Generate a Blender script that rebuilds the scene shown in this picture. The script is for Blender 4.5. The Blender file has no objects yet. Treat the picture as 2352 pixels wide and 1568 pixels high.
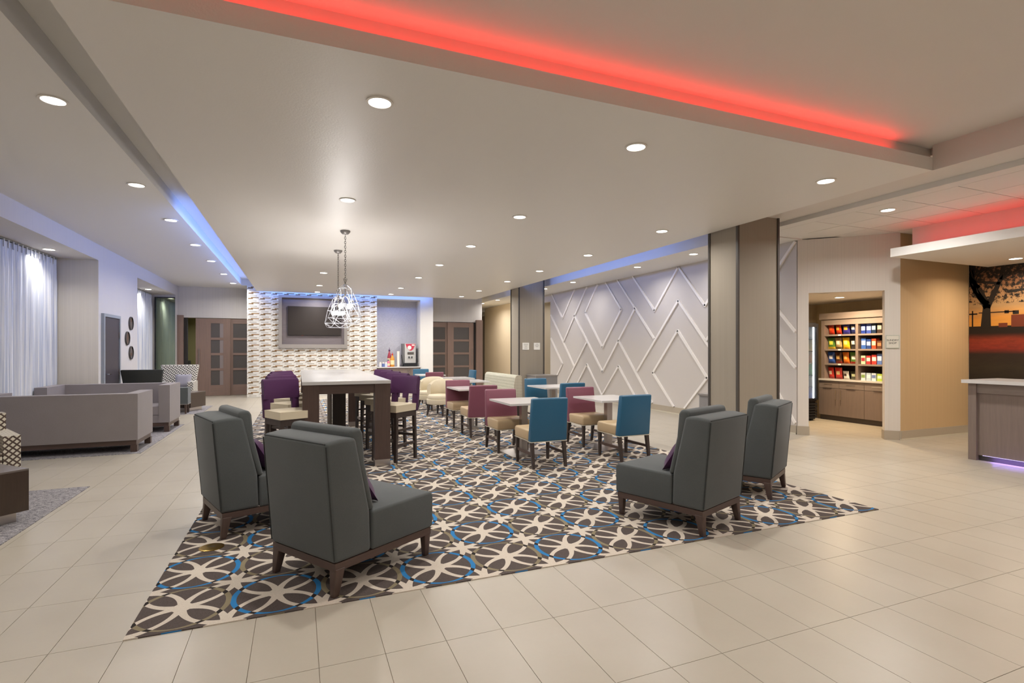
import bpy, bmesh, math, random
from mathutils import Vector, Matrix
random.seed(7)
R = math.radians
scene = bpy.context.scene
C = scene.collection
# ------------------------------------------------------------------ camera, world, exposure
F_PX, YAW, HORIZON, EYE = 1204.95, 0.386762, 802.73, 1.48
cam_d = bpy.data.cameras.new('camera'); cam = bpy.data.objects.new('camera', cam_d); C.objects.link(cam)
cam.location = (0, 0, EYE); cam.rotation_euler = (R(90), 0, -YAW)
cam_d.sensor_fit = 'HORIZONTAL'; cam_d.sensor_width = 36; cam_d.lens = 36*F_PX/2352
cam_d.shift_x = 0; cam_d.shift_y = (HORIZON-784)/2352; cam_d.clip_start = .05; cam_d.clip_end = 100
scene.camera = cam
world = bpy.data.worlds.new('world'); scene.world = world; world.use_nodes = True
world.node_tree.nodes['Background'].inputs[0].default_value = (1, .96, .92, 1)
world.node_tree.nodes['Background'].inputs[1].default_value = .02
vs = scene.view_settings
vs.view_transform = 'Standard'; vs.look = 'None'; vs.gamma = 1; vs.use_curve_mapping = False
vs.exposure = .05
cy = scene.cycles
cy.max_bounces = 6; cy.diffuse_bounces = 3; cy.glossy_bounces = 2; cy.transmission_bounces = 4
cy.caustics_reflective = False; cy.caustics_refractive = False
cy.use_adaptive_sampling = True; cy.adaptive_threshold = .1; cy.adaptive_min_samples = 20; cy.sample_clamp_indirect = 4
# light powers
P_DOWN, P_LEFT, P_RIGHT, P_PEND = 22, 18, 14, 18
BLUE, RED = (.15, .32, 1.0), (1.0, .025, .02)

# ------------------------------------------------------------------ key levels (metres)
ZS = 3.27      # underside of main soffit
ZLIP = 3.40    # top of its front lip
ZU = 3.52      # front tray ceiling
ZL = 3.47      # left ceiling
ZR = 3.39      # right ceiling
SX0, SX1, SY0, SY1 = -1.18, 5.87, 3.27, 17.75
XWL, XWR, YTV, YDW = -3.5, 8.07, 18.1, 19.15

# ------------------------------------------------------------------ helpers
def srgb(h):
    if isinstance(h, str):
        h = h.lstrip('#'); h = [int(h[i:i+2], 16)/255 for i in (0, 2, 4)]
    return tuple((c/12.92 if c <= .04045 else ((c+.055)/1.055)**2.4) for c in h)

class NT:
    def __init__(s, name):
        s.mat = bpy.data.materials.new(name); s.mat.use_nodes = True
        s.t = s.mat.node_tree; s.b = s.t.nodes['Principled BSDF']; s.L = s.t.links
    def n(s, typ, **kw):
        nd = s.t.nodes.new(typ)
        for k, v in kw.items(): setattr(nd, k, v)
        return nd
    def put(s, sock, v):
        if hasattr(v, 'is_output'): s.L.new(v, sock)
        else:
            if isinstance(v, (tuple, list)) and len(v) == 3 and sock.type == 'RGBA': v = (*v, 1)
            sock.default_value = v
    def m(s, op, a, b=0.0, c=0.0, clamp=False):
        nd = s.n('ShaderNodeMath', operation=op, use_clamp=clamp)
        s.put(nd.inputs[0], a); s.put(nd.inputs[1], b)
        if len(nd.inputs) > 2: s.put(nd.inputs[2], c)
        return nd.outputs[0]
    def mix(s, f, a, b, blend='MIX'):
        nd = s.n('ShaderNodeMix', data_type='RGBA', blend_type=blend)
        s.put(nd.inputs[0], f); s.put(nd.inputs[6], a); s.put(nd.inputs[7], b)
        return nd.outputs[2]
    def coord(s, scale=(1, 1, 1), kind='Object'):
        tc = s.n('ShaderNodeTexCoord'); mp = s.n('ShaderNodeMapping')
        s.L.new(tc.outputs[kind], mp.inputs[0]); mp.inputs[3].default_value = scale
        return mp.outputs[0]
    def noise(s, vec, scale=5, detail=3, rough=.5):
        nd = s.n('ShaderNodeTexNoise'); s.L.new(vec, nd.inputs['Vector'])
        nd.inputs['Scale'].default_value = scale; nd.inputs['Detail'].default_value = detail; nd.inputs['Roughness'].default_value = rough
        return nd.outputs[0]
    def ramp(s, f, stops):
        nd = s.n('ShaderNodeValToRGB'); s.put(nd.inputs[0], f); e = nd.color_ramp.elements
        while len(e) < len(stops): e.new(.5)
        for el, (p, c) in zip(e, stops): el.position = p; el.color = (*c, 1)
        return nd.outputs[0]
    def bump(s, h, strength=.2, dist=.01):
        nd = s.n('ShaderNodeBump'); s.put(nd.inputs['Height'], h)
        nd.inputs['Strength'].default_value = strength; nd.inputs['Distance'].default_value = dist
        s.L.new(nd.outputs[0], s.b.inputs['Normal'])
    def xyz(s, vec):
        nd = s.n('ShaderNodeSeparateXYZ'); s.L.new(vec, nd.inputs[0]); return nd.outputs
    def base(s, c): s.put(s.b.inputs['Base Color'], c)

def mat(name, col, rough=.6, metal=0, spec=.5, emit=None, estr=1, coat=0, alpha=None, trans=0):
    t = NT(name); t.base(srgb(col) if isinstance(col, str) else col)
    b = t.b.inputs
    b['Roughness'].default_value = rough; b['Metallic'].default_value = metal; b['Specular IOR Level'].default_value = spec
    b['Coat Weight'].default_value = coat
    if trans: b['Transmission Weight'].default_value = trans
    if alpha is not None: b['Alpha'].default_value = alpha
    if emit is not None:
        b['Emission Color'].default_value = (*(srgb(emit) if isinstance(emit, str) else emit), 1); b['Emission Strength'].default_value = estr
    return t.mat

def fabric(name, col, col2=None, scale=350, rough=.95, bump=.25, var=.25):
    t = NT(name); v = t.coord()
    n1 = t.noise(v, scale, 2); n2 = t.noise(v, 6, 3)
    c = srgb(col); c2 = srgb(col2) if col2 else tuple(x*(1-var) for x in c)
    t.base(t.mix(t.m('MULTIPLY_ADD', n1, .8, t.m('MULTIPLY', n2, .2)), c2, c))
    t.b.inputs['Roughness'].default_value = rough; t.b.inputs['Specular IOR Level'].default_value = .25
    t.b.inputs['Sheen Weight'].default_value = .15
    t.bump(n1, bump, .002)
    return t.mat

def wood(name, c1, c2, axis='Z', rough=.45, scale=1.0):
    t = NT(name)
    sc = {'X': (.6, 14, 14), 'Y': (14, .6, 14), 'Z': (14, 14, .6)}[axis]
    v = t.coord(tuple(x*scale for x in sc)); n = t.noise(v, 4, 5, .6); n2 = t.noise(v, 22, 2)
    t.base(t.mix(t.m('MULTIPLY_ADD', n2, .35, t.m('MULTIPLY', n, .75)), srgb(c1), srgb(c2)))
    t.b.inputs['Roughness'].default_value = rough
    return t.mat

def vinyl(name, col, freq=70, amt=.06):
    """wallcovering with fine vertical threads"""
    t = NT(name); v = t.coord((freq, freq, .35)); n = t.noise(v, 1.0, 4, .65)
    c = srgb(col)
    t.base(t.mix(n, tuple(x*(1-amt*2.2) for x in c), tuple(min(1, x*(1+amt*1.6)) for x in c)))
    t.b.inputs['Roughness'].default_value = .7
    return t.mat

def col_link(o):
    C.objects.link(o); return o

def obj(name, bm, m, parent=None, bevel=0, seg=2, smooth=None, label=None):
    if bevel:
        bmesh.ops.bevel(bm, geom=[e for e in bm.edges if len(e.link_faces) == 2 and e.calc_face_angle(0) > .5], offset=bevel, segments=seg, profile=.5, affect='EDGES', clamp_overlap=True)
    me = bpy.data.meshes.new(name); bm.normal_update(); bm.to_mesh(me); bm.free()
    for mm in (m if isinstance(m, (list, tuple)) else [m]): me.materials.append(M[mm] if isinstance(mm, str) else mm)
    if smooth is None: smooth = bool(bevel)
    if smooth:
        me.polygons.foreach_set('use_smooth', [True]*len(me.polygons)); me.set_sharp_from_angle(angle=R(50))
    o = col_link(bpy.data.objects.new(name, me))
    if parent is not None: o.parent = parent
    if label: o['label'] = label
    return o

def B(*boxes):
    bm = bmesh.new()
    for b in boxes: box(bm, *b)
    return bm
def box(bm, x0, x1, y0, y1, z0, z1, mi=0):
    v = [bm.verts.new(p) for p in ((x0, y0, z0), (x1, y0, z0), (x1, y1, z0), (x0, y1, z0), (x0, y0, z1), (x1, y0, z1), (x1, y1, z1), (x0, y1, z1))]
    for f in ((0, 3, 2, 1), (4, 5, 6, 7), (0, 1, 5, 4), (1, 2, 6, 5), (2, 3, 7, 6), (3, 0, 4, 7)):
        bm.faces.new([v[i] for i in f]).material_index = mi
def prism(bm, poly, lo, hi, axis='Y'):
    """extrude a 2D polygon along an axis: Y -> (x,z) poly, X -> (y,z), Z -> (x,y)"""
    def P(a, b, c): return {'Y': (a, c, b), 'X': (c, a, b), 'Z': (a, b, c)}[axis]
    a = [bm.verts.new(P(p[0], p[1], lo)) for p in poly]; b = [bm.verts.new(P(p[0], p[1], hi)) for p in poly]
    fs = [bm.faces.new(a), bm.faces.new(b)]
    for i in range(len(poly)):
        j = (i+1) % len(poly); fs.append(bm.faces.new((a[i], a[j], b[j], b[i])))
    bmesh.ops.recalc_face_normals(bm, faces=fs)
    return bm
def hexa(bm, bot, top):
    """8-point block from 4 bottom and 4 top points"""
    v = [bm.verts.new(p) for p in list(bot)+list(top)]
    fs = [bm.faces.new([v[i] for i in f]) for f in ((0, 3, 2, 1), (4, 5, 6, 7), (0, 1, 5, 4), (1, 2, 6, 5), (2, 3, 7, 6), (3, 0, 4, 7))]
    bmesh.ops.recalc_face_normals(bm, faces=fs); return bm
def leg(bm, x, y, z0, z1, w0, w1, dx=0, dy=0):
    """square tapered leg: foot at (x+dx,y+dy,z0) width w0, top at (x,y,z1) width w1"""
    def q(cx, cy, z, w): h = w/2; return [(cx-h, cy-h, z), (cx+h, cy-h, z), (cx+h, cy+h, z), (cx-h, cy+h, z)]
    return hexa(bm, q(x+dx, y+dy, z0, w0), q(x, y, z1, w1))
def lathe(bm, prof, c=(0, 0, 0), seg=20, cap=True):
    rings = []
    for r, z in prof:
        rings.append([bm.verts.new((c[0]+r*math.cos(2*math.pi*i/seg), c[1]+r*math.sin(2*math.pi*i/seg), c[2]+z)) for i in range(seg)])
    fs = []
    for a, b in zip(rings, rings[1:]):
        for i in range(seg):
            j = (i+1) % seg; fs.append(bm.faces.new((a[i], a[j], b[j], b[i])))
    if cap:
        fs.append(bm.faces.new(rings[0][::-1])); fs.append(bm.faces.new(rings[-1]))
    bmesh.ops.recalc_face_normals(bm, faces=fs); return bm
def tube(bm, pts, r, seg=6):
    pts = [Vector(p) for p in pts]; rings = []
    for i, p in enumerate(pts):
        d = (pts[min(i+1, len(pts)-1)]-pts[max(i-1, 0)]).normalized()
        u = d.orthogonal().normalized() if i == 0 else (u-d*u.dot(d)).normalized()
        w = d.cross(u)
        rings.append([bm.verts.new(p+(u*math.cos(2*math.pi*k/seg)+w*math.sin(2*math.pi*k/seg))*r) for k in range(seg)])
    fs = []
    for a, b in zip(rings, rings[1:]):
        for k in range(seg): fs.append(bm.faces.new((a[k], a[(k+1) % seg], b[(k+1) % seg], b[k])))
    fs.append(bm.faces.new(rings[0][::-1])); fs.append(bm.faces.new(rings[-1]))
    bmesh.ops.recalc_face_normals(bm, faces=fs); return bm
def disc(bm, c, r, seg=20, up=True):
    v = [bm.verts.new((c[0]+r*math.cos(2*math.pi*i/seg), c[1]+r*math.sin(2*math.pi*i/seg), c[2])) for i in range(seg)]
    bm.faces.new(v if up else v[::-1]); return bm
def pillow(bm, w, h, t, n=10):
    """soft square cushion in the local YZ plane, thickness along X, base at z=0"""
    g = {}
    for s in (-1, 1):
        for i in range(n+1):
            for j in range(n+1):
                u, v = i/n*2-1, j/n*2-1
                e = max(0, (1-u**4))*max(0, (1-v**4)); k = 1-.09*(1-abs(u))*0-.05*(u*u*(1-abs(v))+v*v*(1-abs(u)))
                edge = i in (0, n) or j in (0, n)
                key = (i, j, 0 if edge else s)
                if key not in g: g[key] = bm.verts.new((s*t/2*e**.6 if not edge else 0, u*w/2*k, h/2+v*h/2*k))
    for s in (-1, 1):
        for i in range(n):
            for j in range(n):
                q = [g[(a, b, 0 if (a in (0, n) or b in (0, n)) else s)] for a, b in ((i, j), (i+1, j), (i+1, j+1), (i, j+1))]
                bm.faces.new(q if s > 0 else q[::-1])
    return bm

def tag(o, label=None, cat=None, group=None, kind=None):
    if label: o['label'] = label
    if cat: o['category'] = cat
    if group: o['group'] = group
    if kind: o['kind'] = kind
    return o
def thing(name, label, cat, loc=(0, 0, 0), rz=0, group=None):
    o = bpy.data.objects.new(name, None); C.objects.link(o); o.empty_display_size = .1
    o.location = loc; o.rotation_euler = (0, 0, rz)
    return tag(o, label, cat, group)
def copy_tree(o, parent=None):
    c = o.copy(); C.objects.link(c); c.parent = parent
    for ch in list(o.children):
        copy_tree(ch, c)
    return c
def dup(o, loc, rz, label, group=None):
    c = copy_tree(o); c.location = loc; c.rotation_euler = (0, 0, rz); c['label'] = label
    if group: c['group'] = group
    return c
def struct(name, bm, m, parent=None, **kw):
    o = obj(name, bm, m, parent, **kw)
    if parent is None: o['kind'] = 'structure'
    return o
def area(name, loc, size, power, color=(1, 1, 1), rot=(0, 0, 0), spread=180, parent=None):
    L = bpy.data.lights.new(name, 'AREA'); L.energy = power; L.color = color
    if isinstance(size, tuple): L.shape = 'RECTANGLE'; L.size, L.size_y = size
    else: L.shape = 'DISK'; L.size = size
    L.spread = R(spread)
    o = bpy.data.objects.new(name, L); C.objects.link(o); o.location = loc; o.rotation_euler = rot
    if parent is not None: o.parent = parent
    return o
def text(name, s, loc, size, m, rot, parent=None, align='CENTER', ext=.001):
    cu = bpy.data.curves.new(name, 'FONT'); cu.body = s; cu.size = size; cu.align_x = align; cu.align_y = 'CENTER'; cu.extrude = ext
    cu.materials.append(M[m]); cu.space_line = 1.1
    tmp = bpy.data.objects.new(name, cu); C.objects.link(tmp)
    me = bpy.data.meshes.new_from_object(tmp.evaluated_get(bpy.context.evaluated_depsgraph_get())); bpy.data.objects.remove(tmp)
    o = bpy.data.objects.new(name, me); C.objects.link(o); o.location = loc; o.rotation_euler = rot
    if parent is not None: o.parent = parent
    return o
def parts(name, boxes, m, parent, **kw):
    return [obj(name, B(b), m, parent, **kw) for b in boxes]

# ------------------------------------------------------------------ materials
M = {}
def reg(k, m): M[k] = m; return m
reg('white_paint', mat('white_paint', '#e6e3de', .6))
def _ceil():
    t = NT('soffit_paint'); v = t.coord(); n = t.noise(v, 55, 3, .6)
    t.base(srgb('#e8e4de')); t.b.inputs['Roughness'].default_value = .42; t.b.inputs['Specular IOR Level'].default_value = .45
    t.bump(n, .22, .006); return t.mat
reg('soffit', _ceil())
reg('tray', mat('tray_paint', '#dfd8d1', .5))
reg('cream_vinyl', vinyl('cream_vinyl', '#d6cec0'))
reg('cool_vinyl', vinyl('cool_vinyl', '#d5d0cb'))
reg('tan_vinyl', vinyl('tan_vinyl', '#ceb087', 90, .08))
reg('sand_vinyl', vinyl('sand_vinyl', '#e3d3b8', 90, .06))
reg('chevron_wall', mat('chevron_wall_paint', '#d0c9c3', .55))
reg('batten', mat('batten_paint', '#f4efea', .45))
reg('column_vinyl', vinyl('column_vinyl', '#9d9384', 110, .08))
reg('bronze', mat('dark_bronze_trim', '#4d4843', .5))
reg('base_stone', mat('baseboard_stone', '#b3a795', .5))
reg('grout', mat('grout', '#978a79', .8))
def _tile():
    t = NT('floor_tile')
    oi = t.n('ShaderNodeObjectInfo'); tc = t.n('ShaderNodeNewGeometry')
    n = t.noise(tc.outputs['Position'], 1.3, 5, .55); n2 = t.noise(tc.outputs['Position'], 40, 2)
    c = t.mix(n, srgb('#aaa191'), srgb('#bfb7a9')); c = t.mix(t.m('MULTIPLY', n2, .12), c, srgb('#a3957f'))
    t.base(c); t.b.inputs['Roughness'].default_value = .33; t.b.inputs['Specular IOR Level'].default_value = .35
    return t.mat
reg('tile', _tile())
def _carpet():
    t = NT('lobby_carpet'); v = t.coord(); s = t.xyz(v); m = t.m
    AX, AY = .4983, .533
    u = m('DIVIDE', m('ADD', s[0], .616), AX); w = m('DIVIDE', m('ADD', s[1], -3.49), AY)
    cu, cw = m('ROUND', u), m('ROUND', w)
    fu, fw = m('SUBTRACT', u, cu), m('SUBTRACT', w, cw)
    au, aw = m('ABSOLUTE', fu), m('ABSOLUTE', fw)
    par = m('ABSOLUTE', m('MODULO', m('ADD', cu, cw), 2.0))
    sd = m('ADD', au, aw); d = m('ABSOLUTE', m('SUBTRACT', au, aw))
    lens = m('MULTIPLY', m('MULTIPLY', sd, m('SUBTRACT', 1.0, sd)), .74)
    # lines swell towards the flower centre
    th = m('MULTIPLY_ADD', m('POWER', m('ABSOLUTE', m('SUBTRACT', sd, .5)), 2.0), .22, .042)
    dev = m('ABSOLUTE', m('SUBTRACT', d, lens))
    line = m('LESS_THAN', dev, th)
    blob = m('LESS_THAN', sd, .15)
    star = m('GREATER_THAN', sd, .9)
    cream = m('MAXIMUM', line, m('MAXIMUM', blob, star))
    rho = m('SQRT', m('ADD', m('MULTIPLY', fu, fu), m('MULTIPLY', fw, fw)))
    rw = m('MULTIPLY_ADD', m('DIVIDE', au, m('ADD', rho, .001)), .022, .010)
    ring = m('LESS_THAN', m('ABSOLUTE', m('SUBTRACT', rho, .475)), rw)
    n = t.noise(v, 260, 2); n2 = t.noise(v, 30, 2)
    brown = t.mix(n, srgb('#38312f'), srgb('#6b605b'))
    crm = t.mix(n, srgb('#b5a796'), srgb('#e0d6c8'))
    ringc = t.mix(par, srgb('#857a62'), srgb('#3279b0'))
    c = t.mix(ring, brown, ringc)
    c = t.mix(cream, c, t.mix(ring, crm, srgb('#2e2927')))
    t.base(c); t.b.inputs['Roughness'].default_value = .95; t.b.inputs['Specular IOR Level'].default_value = .15
    return t.mat
reg('carpet', _carpet())
def _rug():
    t = NT('heather_rug'); v = t.coord((1, 3, 1)); n = t.noise(v, 26, 4, .75); n2 = t.noise(v, 120, 2)
    f = t.m('MULTIPLY_ADD', n2, .5, t.m('MULTIPLY', n, .6))
    t.base(t.ramp(f, [(.43, srgb('#343038')), (.52, srgb('#6a666c')), (.60, srgb('#b0abaa'))]))
    t.b.inputs['Roughness'].default_value = .95; t.bump(n2, .5, .004); return t.mat
reg('rug', _rug())
reg('charcoal', fabric('charcoal_upholstery', '#646868', '#424545', 420))
reg('charcoal_seam', mat('charcoal_seam', '#2f3131', .9))
reg('walnut', wood('dark_walnut', '#3a2c27', '#5e4a42', 'Z', .4))
reg('walnut_x', wood('dark_walnut_rail', '#3a2c27', '#604b43', 'X', .4))
reg('walnut_y', wood('dark_walnut_side_rail', '#3a2c27', '#604b43', 'Y', .4))
reg('espresso', wood('espresso_wood', '#2f2724', '#4b3f3a', 'Z', .4))
reg('espresso_y', wood('espresso_wood_side', '#2f2724', '#4b3f3a', 'Y', .4))
reg('plum', fabric('plum_velvet', '#552a57', '#331535', 500, .85))
reg('mauve', mat('mauve_leatherette', '#834c5c', .42, spec=.5))
reg('teal', mat('teal_leatherette', '#2b6180', .38, spec=.5))
reg('beige_seat', mat('beige_leatherette', '#c6ad89', .45))
reg('cream_seat', mat('cream_leatherette', '#d6c9ae', .5))
reg('welt', mat('pale_welt', '#cfc7b4', .6))
reg('quartz', mat('white_quartz', '#d6d2cf', .18, spec=.5))
reg('quartz_grey', mat('pale_grey_quartz', '#c6c3c0', .2, spec=.5))
reg('steel', mat('brushed_steel', '#b9b2ad', .28, 1))
reg('chrome', mat('polished_chrome', '#d9d9dc', .12, 1))
reg('alu', mat('satin_aluminium', '#a8a29d', .45, .6))
reg('sofa', fabric('sofa_weave', '#9a9291', '#7c7473', 420))
reg('taupe_wood', wood('taupe_door_wood', '#6d5a50', '#93796c', 'Z', .5, .8))
reg('taupe_wood_x', wood('taupe_door_wood_rail', '#6d5a50', '#93796c', 'X', .5, .8))
reg('grey_wood', wood('grey_oak_panel', '#6e5f58', '#8d7d74', 'Z', .5, .7))
reg('grey_wood_y', wood('grey_oak_cross', '#6f625c', '#978981', 'Y', .5, .7))
reg('grey_laminate', mat('grey_laminate', '#8e8b8a', .45))
reg('frost', mat('smoked_glass', '#585350', .25, spec=.5))
reg('frost_pale', mat('smoked_glass_painted_light', '#8a7f7d', .3))
reg('black', mat('black_plastic', '#15161a', .5))
reg('black_gloss', mat('tv_screen', '#332d2a', .45, spec=.25))
reg('dark_gap', mat('dark_pocket', '#2c2724', .8))
reg('door_dark', mat('charcoal_door', '#453f44', .5))
reg('frame_grey', mat('door_frame_grey', '#9aa0a6', .5))
reg('lens', mat('lamp_lens', '#ffffff', .5, emit=(1, .95, .86), estr=14))
reg('bulb', mat('lit_bulb', '#ffffff', .5, emit=(1, .96, .92), estr=22))
reg('trim_ring', mat('lamp_trim', '#e9e4dc', .5))
reg('led_blue', mat('led_blue', '#ffffff', .5, emit=BLUE, estr=6))
reg('led_red', mat('led_red', '#ffffff', .5, emit=RED, estr=6))
reg('brass', mat('brass', '#a98a45', .3, 1))
reg('paper', mat('paper', '#efece4', .8))
reg('ink', mat('dark_ink', '#4a4640', .8))
reg('ink_pale', mat('pale_ink', '#b5b0a6', .8))
reg('sign', mat('sign_face', '#ece6d8', .5))
reg('sign_edge', mat('sign_frame', '#b9c4b2', .5))
reg('mirror_green', mat('tinted_mirror', '#8f9a84', .06, 1))
reg('mirror', mat('round_mirror_glass', '#d8d8d8', .05, 1))
reg('lamp_wire', mat('white_wire', '#8f8f94', .4, .2))
reg('canopy_grey', mat('pendant_canopy', '#8f8b89', .45, .6))
reg('cab_dark', mat('cabinet_interior', '#4a413c', .7))
reg('cooler_light', mat('cooler_light', '#ffffff', .5, emit=(.86, .93, 1), estr=20))
reg('cooler_back_glow', mat('cooler_back_glow', '#dfe6ea', .5, emit=(.86, .93, 1), estr=1.6))
reg('glass', mat('clear_glass', '#ffffff', .02, trans=1.0, spec=.3))
reg('olive_wall', vinyl('olive_wall', '#8f8a5f', 60))
reg('cube_wood', wood('cube_table_veneer', '#33271f', '#4a3b31', 'Z', .35))
reg('cube_top', mat('cube_table_top', '#6f6660', .25))
def _niche():
    t = NT('rippled_wallcovering'); v = t.coord((1, 1, 2.2)); n = t.noise(v, 22, 4, .65)
    t.base(t.mix(n, srgb('#a9a8b2'), srgb('#d6d5dc'))); t.b.inputs['Roughness'].default_value = .5; t.bump(n, .6, .02); return t.mat
reg('ripple', _niche())
def _curtain():
    t = NT('streaked_curtain'); v = t.coord((7, 7, .10)); n = t.noise(v, 4, 4, .6); v2 = t.coord((26, 26, .35)); n2 = t.noise(v2, 3, 3)
    f = t.m('MULTIPLY_ADD', n2, .45, t.m('MULTIPLY', n, .6))
    t.base(t.ramp(f, [(.34, srgb('#98a3b8')), (.5, srgb('#cfd2d8')), (.62, srgb('#ebeae6'))]))
    t.b.inputs['Roughness'].default_value = .85; t.b.inputs['Sheen Weight'].default_value = .2; return t.mat
reg('curtain', _curtain())
def _lattice(name, c1, c2, k=20):
    t = NT(name); s = t.xyz(t.coord()); m = t.m
    a = m('ADD', m('ADD', s[0], s[1]), s[2]); b = m('SUBTRACT', m('ADD', s[0], s[1]), s[2])
    def ln(x): return m('LESS_THAN', m('ABSOLUTE', m('SUBTRACT', m('FRACT', m('MULTIPLY', x, k)), .5)), .17)
    t.base(t.mix(m('MAXIMUM', ln(a), ln(b)), srgb(c1), srgb(c2))); t.b.inputs['Roughness'].default_value = .9; return t.mat
reg('lattice', _lattice('lattice_upholstery', '#ddd6c4', '#584840', 17))
def _zig():
    t = NT('zigzag_upholstery'); s = t.xyz(t.coord()); m = t.m
    z = m('ADD', m('MULTIPLY', s[2], 15.0), m('MULTIPLY', m('PINGPONG', m('ADD', s[0], s[1]), .045), 22.0))
    t.base(t.mix(m('LESS_THAN', m('FRACT', z), .45), srgb('#e6e1d6'), srgb('#3f3a38'))); t.b.inputs['Roughness'].default_value = .9; return t.mat
reg('zigzag', _zig())
def _stripe():
    t = NT('banquette_stripe'); s = t.xyz(t.coord()); m = t.m
    f = m('SINE', m('MULTIPLY', s[2], 95.0)); n = t.noise(t.coord((4, 4, 60)), 2, 2)
    t.base(t.mix(m('MULTIPLY_ADD', f, .25, n), srgb('#b3b19c'), srgb('#d3cfbf'))); t.b.inputs['Roughness'].default_value = .8; return t.mat
reg('stripe', _stripe())
def _dots():
    t = NT('banquette_dots'); s = t.xyz(t.coord()); m = t.m
    a = m('SINE', m('MULTIPLY', m('ADD', s[0], s[2]), 95.0)); b = m('SINE', m('MULTIPLY', m('SUBTRACT', s[0], s[2]), 95.0))
    t.base(t.mix(m('GREATER_THAN', m('MULTIPLY', a, b), .28), srgb('#d9d0bb'), srgb('#8d7a62'))); t.b.inputs['Roughness'].default_value = .8; return t.mat
reg('dots', _dots())
def _mosaic(name, c1, c2):
    t = NT(name); g = t.n('ShaderNodeNewGeometry'); n = t.noise(g.outputs['Position'], 9, 2)
    t.base(t.mix(n, srgb(c1), srgb(c2))); t.b.inputs['Roughness'].default_value = .3; return t.mat
reg('mos_white', _mosaic('mosaic_white', '#e6e3dc', '#f6f4ee'))
reg('mos_grey', _mosaic('mosaic_grey', '#b3aca2', '#c9c3ba'))
reg('mos_brown', _mosaic('mosaic_amber', '#8a6238', '#b89468'))
reg('mos_dark', _mosaic('mosaic_umber', '#6d5333', '#8e6d42'))

# ------------------------------------------------------------------ room shell
DWX0, DWX1 = -1.47, 4.38          # projecting TV wall
floor = struct('floor', B((-6, 13, -4.5, 27, -.05, -.004)), 'grout')
# floor tiles: 300 nearest as single tiles, the rest as one mesh
PX, PY, X00, Y00 = .3041, .615, -.823, 3.213
CARPET = (-.826, 4.97, 3.213, 16.6)
_cy, _sy = math.cos(YAW), math.sin(YAW)
def proj(x, y, z=0):
    t = x*_sy+y*_cy; a = x*_cy-y*_sy
    return t, (1176+F_PX*a/t if t > .05 else -9e9), (HORIZON-F_PX*(z-EYE)/t if t > .05 else 9e9)
cells = []
for i in range(-9, 40):
    for j in range(-13, 40):
        x0, y0 = X00+i*PX, Y00+j*PY
        if x0 < -4.3 or x0 > 11 or y0 > 23.5 or y0 < -4.4: continue
        if x0 > CARPET[0]-.05 and x0+PX < CARPET[1]+.06 and y0 > CARPET[2]-.05 and y0+PY < CARPET[3]: continue
        cells.append((x0, y0))
def shown(c):
    t, px, py = proj(c[0]+PX/2, c[1]+PY/2)
    return t > 1 and -80 < px < 2430 and py < 1640
def hidden_by_rug(c): return c[0] < -2.25
vis = sorted([c for c in cells if shown(c) and not hidden_by_rug(c)], key=lambda c: proj(c[0]+PX/2, c[1]+PY/2)[0])
single = vis[:300]; sset = set(single)
J = .0015
tme = None
for c in single:
    if tme is None:
        t0 = struct('tile', B((J, PX-J, J, PY-J, -.012, 0)), 'tile', floor); tme = t0.data
    else:
        t0 = bpy.data.objects.new('tile', tme); C.objects.link(t0); t0.parent = floor
    t0.location = (c[0], c[1], 0)
bm = bmesh.new()
for c in cells:
    if c not in sset: box(bm, c[0]+J, c[0]+PX-J, c[1]+J, c[1]+PY-J, -.012, 0)
tag(struct('distant_tiles', bm, 'tile', floor), kind='stuff')

tag(obj('carpet', B((CARPET[0], CARPET[1], CARPET[2], CARPET[3], -.002, .006)), 'carpet'), 'large brown carpet with cream petals and blue rings under the dining chairs', 'carpet')
tag(obj('rug', B((-3.48, -2.085, 3.6, 6.97, 0, .006)), 'rug'), 'grey heathered rug under the nearest cube table', 'rug', 'grey lounge rugs')
tag(obj('rug', B((-4.07, -2.085, 8.93, 12.08, 0, .006)), 'rug'), 'grey heathered rug under the two grey sofas', 'rug', 'grey lounge rugs')
tag(obj('rug', B((-3.5, -2.085, 13.9, 15.8, 0, .006)), 'rug'), 'grey heathered rug under the far cube table near sliding doors', 'rug', 'grey lounge rugs')
br = lathe(bmesh.new(), [(.085, 0), (.085, .003), (.075, .006), (.02, .007)], (-.60, 4.47, .006), 24)
o = obj('floor_box', br, 'brass'); tag(o, 'round brass floor box cover set in the patterned carpet', 'floor box')
obj('screw_slot', B((-.625, -.575, 4.467, 4.473, .0125, .0145)), 'bronze', o)

# ceilings
TOP = 4.12
struct('ceiling', B((-6, 13, -4.5, 27, TOP, TOP+.1)), 'white_paint')
sof = struct('ceiling_soffit', B((SX0, SX1, SY0, SY1, ZS, ZLIP)), 'soffit')
struct('ceiling_front', B((-1.62, 5.97, -4.5, 3.34, ZU, TOP)), 'tray')
struct('trim_1', B((SX0, 5.43, 3.34, 3.42, ZLIP, TOP)), 'tray')
struct('ceiling_front_corner', B((5.43, 5.97, 3.345, 4.2, ZLIP, TOP)), 'tray')
struct('trim_12', B((-1.62, DWX0, YTV, YDW+.2, ZL-.01, TOP)), 'white_paint')                       # back of the red cove
struct('trim_2', B((5.87, 5.97, -4.5, SY0, ZS, ZU)), 'tray')                      # fascia beside the tray
struct('ceiling_right_channel', B((5.97, 6.93, -4.5, 6.40, 3.455, TOP)), 'tray')
struct('ceiling_left_channel', B((-1.62, -.9, 3.34, YDW, 3.66, TOP)), 'white_paint')
struct('ceiling_left', B((-3.8, -1.62, -4.5, YDW+.3, ZL, TOP)), 'white_paint')
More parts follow.
